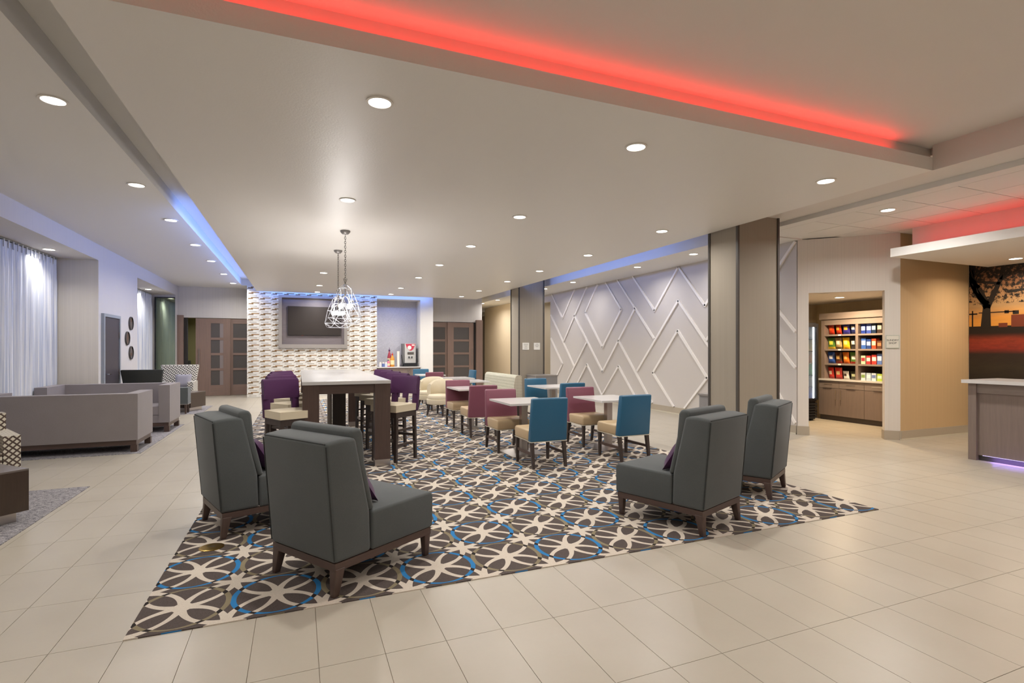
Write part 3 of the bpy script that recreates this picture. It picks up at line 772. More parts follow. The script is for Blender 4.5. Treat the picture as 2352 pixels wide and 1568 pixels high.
# ------------------------------------------------------------------ communal bar table and stools
bt = thing('bar_table', 'long counter-height table with white quartz top and dark wood legs', 'table', (.565, 8.73, .006))
hx, hy = .525, 1.97
obj('table_top', B((-hx, hx, -hy, hy, 1.045, 1.085)), 'quartz_grey', bt, .005, 2)
parts('apron', [(-hx+.02, hx-.02, -hy+.03, -hy+.07, .93, 1.045), (-hx+.02, hx-.02, hy-.07, hy-.03, .93, 1.045)], 'walnut_x', bt)
parts('side_apron', [(-hx+.02, -hx+.06, -hy+.07, hy-.07, .93, 1.045), (hx-.06, hx-.02, -hy+.07, hy-.07, .93, 1.045)], 'walnut_y', bt)
for sx in (-1, 1):
    for sy in (-1, 1):
        x0 = -hx+.005 if sx < 0 else hx-.195; y0 = -hy+.01 if sy < 0 else hy-.17
        lg = obj('leg', B((x0, x0+.19, y0, y0+.16, .085, 1.045)), 'walnut', bt)
        obj('metal_shoe', B((x0, x0+.19, y0, y0+.16, 0, .085)), 'steel', lg)
obj('center_support', B((-.07, .12, -.18, .0, 0, 1.045)), 'espresso', bt)
obj('power_post', B((-.13, -.06, .25, .32, 0, 1.045)), 'steel', bt)

def make_stool(label):
    t = thing('bar_stool', label, 'stool', group='plum bar stools at the communal table')
    obj('seat_cushion', B((-.215, .225, -.215, .215, .655, .745)), 'cream_seat', t, .028, 3)
    parts('apron', [(-.205, .21, -.205, -.17, .58, .655), (-.205, .21, .17, .205, .58, .655), (-.205, -.17, -.17, .17, .58, .655), (.175, .21, -.17, .17, .58, .655)], 'espresso', t)
    for s in (-1, 1):
        obj('leg', leg(bmesh.new(), .187, s*.185, 0, .60, .036, .042, .01), 'espresso', t)
        obj('leg', leg(bmesh.new(), -.187, s*.185, 0, .66, .036, .042, -.03), 'espresso', t)
        parts('stretcher', [(-.19, .18, s*.185-.011, s*.185+.011, .20, .235), (-.19, .18, s*.185-.011, s*.185+.011, .40, .43)], 'espresso_y', t)
        obj('back_post', hexa(bmesh.new(), [(-.245, s*.18-.04, .64), (-.185, s*.18-.04, .64), (-.185, s*.18+.04, .64), (-.245, s*.18+.04, .64)],
            [(-.275, s*.18-.045, .93), (-.215, s*.18-.045, .93), (-.215, s*.18+.045, .93), (-.275, s*.18+.045, .93)]), 'plum', t, .012, 2)
    obj('foot_rest', B((.175, .205, -.18, .18, .26, .30)), 'steel', t); obj('rear_stretcher', B((-.205, -.18, -.18, .18, .30, .335)), 'espresso', t)
    bm = bmesh.new(); n = 10; rows = []
    for i in range(n+1):
        y = -.22+.44*i/n; bow = -.035*(1-(y/.22)**2)
        rows.append([bm.verts.new((x+bow, y, z)) for x, z in ((-.255, .87), (-.285, 1.09), (-.25, 1.115), (-.215, 1.09), (-.19, .87))])
    for a, b in zip(rows, rows[1:]):
        for k in range(5): bm.faces.new((a[k], a[(k+1) % 5], b[(k+1) % 5], b[k]))
    bm.faces.new(rows[0]); bm.faces.new(rows[-1][::-1]); bmesh.ops.recalc_face_normals(bm, faces=bm.faces[:])
    obj('back_panel', bm, 'plum', t, smooth=True)
    return t
st0 = make_stool('s'); first = True
ordn = ['nearest', 'second', 'third', 'farthest']
for side, xs, ys, rz in (('right', 1.20, [7.16, 8.02, 8.75, 9.55], [221, 217, 214, 212]), ('left', -.10, [6.92, 7.85, 8.6, 9.4], [-64, -55, -48, -44])):
    for k in range(4):
        lb = '%s plum bar stool along the %s side of the communal table' % (ordn[k], side)
        if first: o = st0; first = False; o['label'] = lb
        else: o = dup(st0, (0, 0, 0), 0, lb)
        o.location = (xs+(.0 if k == 0 else .02), ys[k], .006); o.rotation_euler = (0, 0, R(rz[k]))

# ------------------------------------------------------------------ pendants over the bar table
def make_pendant(label):
    t = thing('pendant_lamp', label, 'pendant lamp', group='white wire cage pendants')
    cn = obj('ceiling_canopy', lathe(bmesh.new(), [(.075, -.001), (.072, -.02), (.045, -.05), (.012, -.055)], seg=24), 'canopy_grey', t, smooth=True)
    bm = bmesh.new(); z = -.055
    k = 0
    while z > -.74:
        r = .012; pts = [((r*math.cos(a) if k % 2 else 0), (0 if k % 2 else r*math.cos(a)), z-.02+.022*math.sin(a)) for a in [2*math.pi*i/8 for i in range(9)]]
        tube(bm, pts, .0032, 4); z -= .034; k += 1
    obj('chain', bm, 'bronze', t, smooth=True)
    obj('hanger', tube(tube(bmesh.new(), [(-.028, 0, -.72), (0, 0, -.80)], .004, 5), [(.028, 0, -.72), (0, 0, -.80)], .004, 5), 'bronze', t)
    rings = [(-.80, .012, 7), (-.87, .10, 7), (-1.09, .18, 7), (-1.31, .25, 7), (-1.39, .19, 7)]
    P = []
    for i, (z, r, n) in enumerate(rings): P.append([Vector((r*math.cos(2*math.pi*(k+.5*(i % 2))/n), r*math.sin(2*math.pi*(k+.5*(i % 2))/n), z)) for k in range(n)])
    bm = bmesh.new()
    for i in range(1, 5):
        for k in range(7): tube(bm, [P[i][k], P[i][(k+1) % 7]], .0030, 5)
    for i in range(4):
        for k in range(7):
            tube(bm, [P[i][k], P[i+1][k]], .0030, 5)
            tube(bm, [P[i][k], P[i+1][(k-1) % 7 if i % 2 == 0 else (k+1) % 7]], .0030, 5)
    obj('wire_cage', bm, 'lamp_wire', t, smooth=True)
    ar = bmesh.new(); lathe(ar, [(.02, -.80), (.02, -.95), (.012, -.98)], seg=10)
    for k in range(4):
        a = R(45+90*k); tube(ar, [(0, 0, -.97), (.07*math.cos(a), .07*math.sin(a), -1.02), (.085*math.cos(a), .085*math.sin(a), -1.09)], .008, 6)
    ar = obj('socket_cluster', ar, 'chrome', t, smooth=True)
    for k in range(4):
        a = R(45+90*k); bm = bmesh.new()
        bmesh.ops.create_uvsphere(bm, u_segments=14, v_segments=8, radius=.036, matrix=Matrix.Translation((.085*math.cos(a), .085*math.sin(a), -1.135)))
        obj('bulb', bm, 'bulb', t, smooth=True)
    return t
p0 = make_pendant('nearer white wire cage pendant above the communal table'); p0.location = (.655, 8.272, ZS)
p1 = dup(p0, (.665, 9.955, ZS), R(25), 'farther white wire cage pendant above the communal table')
for o in (p0, p1):
    for k in range(4):
        a = R(45+90*k)+o.rotation_euler.z
        L = bpy.data.lights.new('pendant_bulb_light', 'POINT'); L.energy = P_PEND; L.color = (1, .96, .93); L.shadow_soft_size = .05
        lo = bpy.data.objects.new('pendant_bulb_light', L); C.objects.link(lo); lo.location = (o.location.x+.085*math.cos(a), o.location.y+.085*math.sin(a), ZS-1.135)

# ------------------------------------------------------------------ TV and frame
fx0, fx1, fz0, fz1 = -.576, 1.49, 1.525, 3.205
tf = thing('tv_surround', 'wide brushed metal surround framing the wall TV', 'frame', (0, YTV-.012, 0))
W_ = .095
obj('backing_panel', B((fx0+.02, fx1-.02, -.004, .012, fz0+.02, fz1-.02)), 'grey_wood_x' if 'grey_wood_x' in M else reg('grey_wood_x', wood('grey_oak_rows', '#5f5759', '#80777a', 'X', .45, .6)), tf)
obj('frame_side', B((fx0, fx0+W_, -.07, -.004, fz0, fz1)), 'alu', tf, .006); obj('frame_side', B((fx1-W_, fx1, -.07, -.004, fz0, fz1)), 'alu', tf, .006)
obj('frame_rail', B((fx0+W_, fx1-W_, -.07, -.004, fz0, fz0+.125)), 'alu', tf, .006); obj('frame_rail', B((fx0+W_, fx1-W_, -.07, -.004, fz1-.08, fz1)), 'alu', tf, .006)
tv = thing('television', 'flat black television mounted above the mosaic wall ledge', 'television', (0, YTV-.055, 0))
obj('screen', B((-.30, 1.272, -.012, -.008, 1.945, 2.85)), 'black_gloss', tv); obj('bezel', B((-.31, 1.282, -.008, .035, 1.934, 2.858)), 'black', tv)
obj('status_light', B((.09, .15, -.010, -.006, 1.930, 1.936)), mat('standby_red', '#b04a3a', .4), tv)

# ------------------------------------------------------------------ coffee niche
ct_ = thing('coffee_counter', 'built-in counter with white top in the coffee niche', 'counter', (0, 0, 0))
obj('counter_top', B((2.43, 3.95, YTV-.03, YTV+.60, .86, .895)), 'quartz', ct_, .004)
obj('cabinet_body', B((2.47, 3.91, YTV+.03, YTV+.60, .10, .86)), 'cab_dark', ct_)
for k in range(4):
    x0 = 2.475+k*.359
    d = obj('door', B((x0, x0+.355, YTV+.008, YTV+.03, .11, .85)), 'grey_wood', ct_)
    hx_ = x0+(.31 if k % 2 == 0 else .045); obj('handle', tube(bmesh.new(), [(hx_, YTV-.012, .62), (hx_, YTV-.012, .80)], .007, 6), 'steel', d)
obj('toe_kick', B((2.49, 3.89, YTV+.06, YTV+.1, 0, .10)), 'black', ct_)
parts('backsplash', [(3.90, 3.925, YTV+.02, YTV+.58, .895, 1.02), (2.456, 2.475, YTV+.02, YTV+.58, .895, 1.02)], 'quartz', ct_)
cm = thing('juice_dispenser', 'silver countertop drink dispenser with red and white badge', 'dispenser', (3.62, YTV+.30, .895))
obj('body', B((-.19, .19, -.10, .28, .12, .80)), mat('dispenser_silver', '#c9c7c4', .35, .05), cm, .01)
obj('side_column', B((-.25, -.195, -.02, .28, .03, .79)), mat('dispenser_grey', '#7d7b7c', .5), cm)
obj('drip_tray', B((-.22, .20, -.22, .26, 0, .11)), 'black', cm, .006)
obj('display', B((-.10, .12, -.112, -.10, .42, .50)), 'frost', cm)
obj('tap', lathe(bmesh.new(), [(.018, .28), (.018, .34), (.028, .35)], (-.05, -.13, 0), 10), 'black', cm); obj('tap', lathe(bmesh.new(), [(.018, .28), (.018, .34), (.028, .35)], (.05, -.13, 0), 10), 'black', cm)
obj('badge', prism(bmesh.new(), [(-.17, .785), (.18, .785), (.10, .60), (.03, .55), (-.03, .56), (-.11, .63)], -.106, -.101), mat('badge_red', '#c8374f', .5), cm)
bd = bmesh.new(); bmesh.ops.create_circle(bd, cap_ends=True, radius=.07, segments=18, matrix=Matrix.Translation((-.03, -.108, .655)) @ Matrix.Rotation(R(90), 4, 'X')); obj('badge_cup', bd, 'paper', cm)
obj('badge_text_bar', B((.05, .15, -.108, -.106, .72, .765)), 'paper', cm)
def bottle(x, y, h, r, col, cap, label):
    t = thing('squeeze_bottle', label, 'bottle', (x, y, .895), 0, 'items on the coffee counter')
    obj('body', lathe(bmesh.new(), [(r*.92, 0), (r, .01), (r, h*.5), (r*.75, h*.62), (r*.35, h*.74), (r*.32, h*.8)], seg=14), mat('syrup_'+col[1:], col, .35), t, smooth=True)
    obj('cap', lathe(bmesh.new(), [(r*.45, h*.8), (r*.42, h*.88), (r*.12, h*.9), (r*.08, h)], seg=12), mat('cap_'+cap[1:], cap, .4), t, smooth=True)
    obj('paper_label', lathe(bmesh.new(), [(r*1.015, h*.14), (r*1.015, h*.44)], seg=14, cap=False), mat('lab_'+col[1:], '#f0dcae', .6), t, smooth=True)
bottle(3.0, YTV+.20, .50, .075, '#d9932f', '#c33a2a', 'amber syrup bottle with red cap on the coffee counter')
bottle(2.92, YTV+.34, .66, .07, '#a83a4c', '#5a2c58', 'tall berry syrup bottle with purple cap behind the amber one')
bottle(2.86, YTV+.18, .26, .06, '#e0718f', '#3a4a86', 'short pink bottle beside the condiment caddies')
bm = bmesh.new()
for k in range(9): lathe(bm, [(.040, k*.055), (.052, k*.055+.09)], (3.21, YTV+.24, .895), 16, True)
lathe(bm, [(.055, 0), (.055, .01)], (3.21, YTV+.24, .895), 16)
tag(obj('cup_stack', bm, 'paper', smooth=False), 'tall stack of white paper cups on the coffee counter', 'cups')
tb = tube(bmesh.new(), [(3.31, YTV+.20, 1.30), (3.37, YTV+.14, .90)], .014, 8); tag(obj('stirrer_tube', tb, 'black'), 'black hose leaning beside the drink dispenser', 'hose')
for k, (x, c, lb) in enumerate(((2.58, '#dcdbe2', 'white condiment caddy at the left end of the coffee counter'), (2.68, '#5d70a8', 'blue sweetener caddy on the coffee counter'), (2.77, '#c9cfe2', 'pale sweetener caddy on the coffee counter'))):
    t = thing('condiment_caddy', lb, 'caddy', (x, YTV+.12, .895), 0, 'items on the coffee counter')
    obj('holder', B((-.042, .042, -.05, .05, 0, .11)), mat('caddy%d' % k, c, .5), t, .004)
    for q in range(3): obj('packet', B((-.034, .034, -.036+q*.026, -.026+q*.026, .11, .16)), mat('packet%d%d' % (k, q), ['#e8e4da', '#6b84c4', '#e3c64e'][q], .7), t)
sg = thing('outlet_plate', 'small white outlet plate on the niche side by the mosaic', 'outlet', (2.455, YTV+.10, 1.03))
obj('plate', B((.0025, .008, -.04, .04, -.06, .06)), 'paper', sg); parts('socket', [(.008, .010, -.018, .018, .01, .04), (.008, .010, -.018, .018, -.04, -.01)], 'ink_pale', sg)

# ------------------------------------------------------------------ left lounge
def make_sofa(label, x0, x1, y0, y1, back_near):
    t = thing('sofa', label, 'sofa', ((x0+x1)/2, (y0+y1)/2, .006), 0, 'grey box sofas')
    hx, hy = (x1-x0)/2, (y1-y0)/2; s = -1 if back_near else 1      # back at y=s*hy
    aw, bw = .17, .17
    yb0, yb1 = sorted((s*hy, s*(hy-bw)))
    obj('backrest', B((-hx, hx, yb0, yb1, .17, .84)), 'sofa', t, .025, 3)
    ya0, ya1 = sorted((-s*hy, s*(hy-bw-.002)))
    obj('arm', B((-hx, -hx+aw, ya0, ya1, .17, .84)), 'sofa', t, .025, 3); obj('arm', B((hx-aw, hx, ya0, ya1, .17, .84)), 'sofa', t, .025, 3)
    obj('seat_deck', B((-hx+aw, hx-aw, ya0+.02, ya1-.02, .17, .31)), 'sofa', t, .015)
    for k in range(2):
        xa = -hx+aw+.004+k*(hx-aw); obj('seat_cushion', B((xa, xa+hx-aw-.008, ya0+.01, ya1-.005, .312, .46)), 'sofa', t, .03, 3)
    parts('plinth_rail', [(-hx+.02, hx-.02, -hy+.02, -hy+.06, .10, .17), (-hx+.02, hx-.02, hy-.06, hy-.02, .10, .17)], 'walnut_x', t)
    parts('side_rail', [(-hx+.02, -hx+.06, -hy+.06, hy-.06, .10, .17), (hx-.06, hx-.02, -hy+.06, hy-.06, .10, .17)], 'walnut_y', t)
    for sx in (-1, 1):
        for sy in (-1, 1): obj('foot', B((sx*(hx-.05)-.04, sx*(hx-.05)+.04, sy*(hy-.05)-.04, sy*(hy-.05)+.04, 0, .10)), 'walnut', t)
    return t
make_sofa('grey sofa with its back to the camera, nearest of the two', -4.06, -2.15, 9.06, 9.90, True)
make_sofa('grey sofa facing the camera behind the first one', -4.06, -2.14, 11.05, 11.95, False)
def cube(x, y, a, lb):
    t = thing('cube_table', lb, 'side table', (x, y, .006), a, 'dark cube side tables')
    obj('box_body', B((-.30, .30, -.30, .30, .09, .435)), 'cube_wood', t); obj('top_panel', B((-.30, .30, -.30, .30, .435, .45)), 'cube_top', t)
    obj('plinth', B((-.24, .24, -.24, .24, 0, .09)), 'steel', t)
cube(-2.58, 5.77, R(45), 'dark cube side table on a steel plinth at the left picture edge')
cube(-2.53, 14.80, R(67), 'dark cube side table on a steel plinth near the sliding doors')

def club_chair(x, y, a, m, lb, back_h=.80, wing=False):
    t = thing('club_chair', lb, 'armchair', (x, y, .006), a, 'patterned lounge armchairs')
    obj('seat_base', B((-.34, .36, -.30, .30, .16, .33)), m, t, .02); obj('seat_cushion', B((-.22, .37, -.285, .285, .33, .46)), m, t, .035, 3)
    for s in (-1, 1): obj('arm', B((-.36, .34, s*.36-.065, s*.36+.065, .16, .62)), m, t, .03, 3)
    if wing:
        obj('backrest', hexa(bmesh.new(), [(-.40, -.33, .2), (-.22, -.33, .2), (-.22, .33, .2), (-.40, .33, .2)], [(-.50, -.45, back_h), (-.36, -.45, back_h), (-.36, .45, back_h), (-.50, .45, back_h)]), m, t, .03, 3)
        for s in (-1, 1): obj('button', lathe(bmesh.new(), [(.018, 0), (.014, .008)], (-.37+.0, s*.16, back_h-.16), 8), 'black', t)
    else: obj('backrest', B((-.42, -.24, -.40, .40, .16, back_h)), m, t, .035, 3)
    for sx in (-1, 1):
        for sy in (-1, 1): obj('leg', leg(bmesh.new(), sx*.30, sy*.32, 0, .17, .03, .045, sx*.02, sy*.02), 'walnut', t)
    return t
club_chair(-3.11, 6.80, R(-60), 'lattice', 'cream armchair with brown lattice pattern at the left picture edge')
club_chair(-3.0, 16.35, R(-90), 'zigzag', 'wing armchair in grey zigzag fabric near the sliding doors', 1.06, True)
o = obj('throw_pillow', pillow(bmesh.new(), .38, .36, .14), fabric('silver_pillow', '#a9a6b0', '#8b8892'), smooth=True); tag(o, 'silver grey pillow on the zigzag wing armchair', 'pillow')
o.rotation_euler = (0, R(-18), R(-90)); o.location = (-2.86, 16.30, .475)
fc = thing('flared_chair', 'dark grey chair with flared back, back to camera behind the sofa', 'armchair', (-3.05, 13.55, .006), R(90))
obj('backrest', hexa(bmesh.new(), [(-.30, -.27, .2), (-.20, -.27, .2), (-.20, .27, .2), (-.30, .27, .2)], [(-.40, -.38, 1.05), (-.30, -.38, 1.05), (-.30, .38, 1.05), (-.40, .38, 1.05)]), mat('dark_slate_cloth', '#32332f', .9), fc, .02, 2)
obj('seat', B((-.24, .34, -.32, .32, .2, .45)), 'charcoal', fc, .03, 3)
for sx in (-1, 1):
    for sy in (-1, 1): obj('leg', leg(bmesh.new(), sx*.22, sy*.27, 0, .2, .03, .045), 'walnut', fc)
ot = thing('slate_ottoman', 'dark slate upholstered seat showing past the sofa arm', 'ottoman', (-2.60, 14.15, .006))
obj('seat', B((-.25, .25, -.18, .18, .22, .60)), 'charcoal', ot, .02, 3); obj('welt', B((-.252, .252, -.182, .182, .215, .225)), 'alu', ot)
for sx in (-1, 1):
    for sy in (-1, 1): obj('leg', leg(bmesh.new(), sx*.2, sy*.14, 0, .22, .03, .045), 'walnut', ot)

# door, frame and round mirrors on the left wall
ld = thing('service_door', 'dark charcoal service door with lever in the left wall', 'door', (XWL, 12.30, 0))
obj('leaf', B((.002, .03, .04, .94, 0, 2.12)), 'door_dark', ld)
parts('frame', [(0, .05, -.02, .04, 0, 2.18), (0, .05, .94, 1.0, 0, 2.18), (0, .05, .04, .94, 2.12, 2.18)], 'frame_grey', ld)
obj('lever', tube(tube(bmesh.new(), [(.03, .12, 1.0), (.085, .12, 1.0)], .011, 8), [(.085, .12, 1.0), (.085, .24, 1.0)], .010, 8), 'chrome', ld)
for z in (.96, 1.72): obj('hinge', B((.03, .045, .925, .955, z, z+.12)), 'steel', ld)
for y, z, lb in ((14.17, 2.07, 'top round mirror of the three beside the service door'), (13.90, 1.73, 'middle round mirror of the three beside the service door'), (14.18, 1.41, 'bottom round mirror of the three beside the service door')):
    t = thing('round_mirror', lb, 'mirror', (XWL, y, z), 0, 'round wall mirrors')
    bm = lathe(bmesh.new(), [(.135, 0), (.15, 0), (.15, .028), (.138, .032), (.134, .022)], seg=28, cap=False)
    bmesh.ops.rotate(bm, verts=bm.verts, cent=(0, 0, 0), matrix=Matrix.Rotation(R(90), 3, 'Y')); obj('rim', bm, 'bronze', t, smooth=True)
    bm = disc(bmesh.new(), (0, 0, .018), .136, 28); bmesh.ops.rotate(bm, verts=bm.verts, cent=(0, 0, 0), matrix=Matrix.Rotation(R(90), 3, 'Y')); obj('glass', bm, 'mirror', t)

# office chair seen through the open sliding door
struct('ceiling_side_room', B((-4.3, -1.2, YDW+.2, 22.2, 2.75, 2.8)), 'white_paint')
downlight(-2.6, 20.7, 2.75, 'added unseen downlight in the room beyond the open sliding door', 24)  # unseen lamp added so the side room and its chair show
oc = thing('office_chair', 'black office chair in the room beyond the open sliding door', 'chair', (-3.10, 20.3, 0), R(-5))
obj('backrest', hexa(bmesh.new(), [(-.26, -.22, .55), (-.20, -.22, .55), (-.20, .22, .55), (-.26, .22, .55)], [(-.34, -.20, 1.12), (-.29, -.20, 1.12), (-.29, .20, 1.12), (-.34, .20, 1.12)]), 'black', oc, .015)
obj('seat', B((-.25, .25, -.24, .24, .44, .53)), 'black', oc, .03, 3)
obj('armrest', B((-.12, .18, -.30, -.24, .66, .70), (-.02, .02, -.29, -.25, .48, .66)), 'black', oc); obj('armrest', B((-.12, .18, .24, .30, .66, .70), (-.02, .02, .25, .29, .48, .66)), 'black', oc)
obj('gas_column', lathe(bmesh.new(), [(.03, .08), (.03, .44)], seg=10), 'black', oc)
for k in range(5):
    a = R(72*k); sp = obj('base_spoke', tube(bmesh.new(), [(0, 0, .10), (.27*math.cos(a), .27*math.sin(a), .07)], .018, 6), 'black', oc)
    obj('caster', lathe(bmesh.new(), [(.03, 0), (.03, .06)], (.27*math.cos(a), .27*math.sin(a), 0), 10), 'black', sp)

# ------------------------------------------------------------------ snack shop
sc_ = thing('snack_cabinet', 'grey oak base cabinet with drawers and white top in the snack shop', 'cabinet', (10.35, 0, 0))
obj('carcass', B((.022, .62, 6.02, 7.95, .10, .83)), 'cab_dark', sc_); obj('toe_kick', B((.04, .10, 6.02, 7.94, 0, .10)), 'cab_dark', sc_)
obj('counter_top', B((-.02, .62, 6.0, 7.96, .83, .865)), 'quartz', sc_, .004)
ys_ = [7.945, 7.494, 6.971, 6.46, 6.03]
for k in range(4):
    y1, y0 = ys_[k]-.003, ys_[k+1]+.003
    d = obj('drawer_front', B((0, .022, y0, y1, .675, .82)), 'grey_wood_y', sc_)
    ym = (y0+y1)/2; obj('handle', tube(bmesh.new(), [(-.03, ym-.09, .75), (-.03, ym+.09, .75)], .007, 6), 'steel', d)
    d = obj('door', B((0, .022, y0, y1, .105, .668)), 'grey_wood', sc_)
    hy_ = y0+.05 if k == 0 else (y1-.05 if k == 1 else y0+.05); obj('handle', tube(bmesh.new(), [(-.03, hy_, .44), (-.03, hy_, .64)], .008, 6), 'steel', d)
SHELF = [.865, 1.19, 1.495, 1.80]
hu = thing('snack_shelf', 'grey oak shelf unit with two bays of snacks above the base cabinet', 'shelf', (10.42, 0, 0))
obj('side_panel', B((0, .5, 7.87, 7.945, .866, 2.12)), 'grey_wood', hu); obj('divider', B((.005, .48, 7.145, 7.20, .866, 2.12)), 'grey_wood', hu); obj('side_panel', B((0, .5, 6.02, 6.08, .866, 2.12)), 'grey_wood', hu)
obj('back_panel', B((.48, .50, 6.08, 7.87, .866, 2.12)), 'cab_dark', hu)
for z in SHELF[1:]:
    for y0, y1 in ((7.20, 7.87), (6.08, 7.145)):
        s_ = obj('shelf_board', B((.004, .48, y0, y1, z-.035, z)), 'grey_wood_y', hu); obj('price_tag', B((-.001, .004, (y0+y1)/2-.03, (y0+y1)/2+.03, z-.032, z-.004)), 'paper', s_)
obj('header', B((.002, .5, 6.08, 7.87, 2.0, 2.12)), 'grey_wood_y', hu); obj('crown', B((-.03, .5, 6.0, 7.97, 2.12, 2.25)), 'grey_wood_y', hu)
def bag_mesh(w, h, t):
    bm = bmesh.new(); nu, nv = 8, 10; g = {}
    for s in (-1, 1):
        for i in range(nu+1):
            for j in range(nv+1):
                u, v = i/nu*2-1, j/nv; edge = i in (0, nu) or j in (0, nv)
                prof = math.sin(math.pi*min(1, max(0, v)))**.5*max(0, 1-abs(u)**3)
                key = (i, j, 0 if edge else s)
                wv = w*(1-.08*math.sin(math.pi*v))
                if key not in g: g[key] = bm.verts.new((0 if edge else s*t/2*prof, u*wv/2, v*h))
    for s in (-1, 1):
        for i in range(nu):
            for j in range(nv):
                q = [g[(a, b, 0 if (a in (0, nu) or b in (0, nv)) else s)] for a, b in ((i, j), (i+1, j), (i+1, j+1), (i, j+1))]
                f = bm.faces.new(q if s > 0 else q[::-1]); v = (j+.5)/nv; u = (i+.5)/nu*2-1
                f.material_index = 1 if (.36 < v < .7 and abs(u) < .62) else (2 if v < .22 else 0)
    return bm
bcache = {}
def pmat(c):
    if c not in bcache: bcache[c] = mat('wrapper_'+c[1:], c, .3)
    return bcache[c]
def bag(y, z, w, h, c, label, rot=0, x=10.56):
    o = obj('chip_bag', bag_mesh(w, h, w*.42), [pmat(c[0]), pmat(c[1]), pmat(c[2])], smooth=True); tag(o, label, 'chip bag', 'chip bags on the snack shelf')
    o.location = (x, y, z+.001); o.rotation_euler = (0, R(-8), R(rot))
rowsL = [(3, .235, [('#c8391c', '#e9622c', '#a52a14', 'orange-red'), ('#c63c1e', '#efb04a', '#9e2812', 'rust-red'), ('#34308c', '#e9a83c', '#2c2878', 'violet-blue'), ('#262d66', '#e7e2d4', '#1f2552', 'navy')], 'top'),
         (2, .24, [('#4f7a34', '#f0d24c', '#c8a82e', 'green and yellow'), ('#b39a6c', '#efe6cf', '#6d5a36', 'tan'), ('#f0c326', '#f5e08a', '#d8a31c', 'bright yellow'), ('#2c2b30', '#efe9df', '#4d4a48', 'black and white')], 'second'),
         (1, .24, [('#2f57ae', '#d9dde8', '#244690', 'blue'), ('#59351f', '#d6b070', '#8e2c1e', 'dark brown'), ('#ec7c22', '#f6c26a', '#c95c14', 'orange'), ('#5d8a3c', '#f0f0e8', '#b23524', 'green, white and red')], 'third'),
         (0, .24, [('#c32a22', '#f2e2c4', '#96201a', 'red'), ('#c83426', '#f3d39a', '#8f1c16', 'scarlet'), ('#efece6', '#4a3c34', '#cfcac0', 'white'), ('#3f4030', '#c2c79a', '#55563c', 'dark olive')], 'bottom')]
for si, h, bags, rn in rowsL:
    for k, c in enumerate(bags):
        hh = h*(.72 if si == 0 and k > 1 else 1)
        bag(7.80-k*.163, SHELF[si], .15, hh, c[:3], '%s snack bag, number %s from the left on the %s shelf' % (c[3], ['one', 'two', 'three', 'four'][k], rn), random.uniform(-12, 12))
def carton(y, z, w, h, c, label, rot=0):
    t = thing('snack_carton', label, 'snack box', (10.54, y, z+.001), R(rot), 'boxed snacks on the snack shelf')
    obj('box_body', B((-.05, .05, -w/2, w/2, 0, h)), pmat(c[0]), t, .004)
    obj('printed_band', B((-.0515, -.050, -w*.42, w*.42, h*.35, h*.75)), pmat(c[1]), t)
rowsR = [(3, 'top', [('#2b3f92', '#c9d0e4', .19), ('#3a4fa0', '#e6e6ea', .19), ('#20304a', '#9fb0c4', .20), ('#3a2f2c', '#c9b9a4', .21), ('#7a4a36', '#e4ccaa', .21), ('#cfd6de', '#7b8696', .22)]),
         (2, 'second', [('#3a63b4', '#d6dcea', .22), ('#2a4484', '#b7c3de', .19), ('#d24a30', '#f0e2b0', .20), ('#5a3a2c', '#a97a56', .16), ('#a7b6c8', '#e2e8ee', .14), ('#6d87b4', '#dfe6f0', .16)]),
         (1, 'third', [('#c9d6b4', '#a83a44', .17), ('#b73a3e', '#efd6d0', .17), ('#c8403a', '#f2e6da', .19), ('#5f7cc0', '#e4e6f2', .21), ('#6a86c6', '#dfe2f0', .21), ('#d0605a', '#f0dcd4', .22)]),
         (0, 'bottom', [('#c8d2da', '#7e9a58', .15), ('#aebfd0', '#e4eaee', .15), ('#c9d2de', '#6a7bb0', .15), ('#a9c24e', '#dfe8d0', .14), ('#6f8cc8', '#dce4f0', .15), ('#8fae3e', '#e0e8c8', .15)])]
CN = {'#2b3f92': 'deep blue', '#3a4fa0': 'royal blue', '#20304a': 'dark navy', '#3a2f2c': 'dark brown', '#7a4a36': 'chestnut', '#cfd6de': 'silver', '#3a63b4': 'mid blue', '#2a4484': 'dark blue', '#d24a30': 'orange-red', '#5a3a2c': 'cocoa brown', '#a7b6c8': 'pale blue', '#6d87b4': 'slate blue', '#c9d6b4': 'pale green', '#b73a3e': 'crimson', '#c8403a': 'red', '#5f7cc0': 'cornflower blue', '#6a86c6': 'light blue', '#d0605a': 'coral', '#c8d2da': 'grey-white', '#aebfd0': 'ice blue', '#c9d2de': 'pearl', '#a9c24e': 'lime green', '#6f8cc8': 'periwinkle', '#8fae3e': 'olive green'}
for si, rn, items in rowsR:
    for k, (a, b, h) in enumerate(items):
        carton(7.085-k*.105, SHELF[si], .088, h, (a, b), '%s snack packet on the %s shelf of the right bay' % (CN[a], rn), random.uniform(-6, 6))
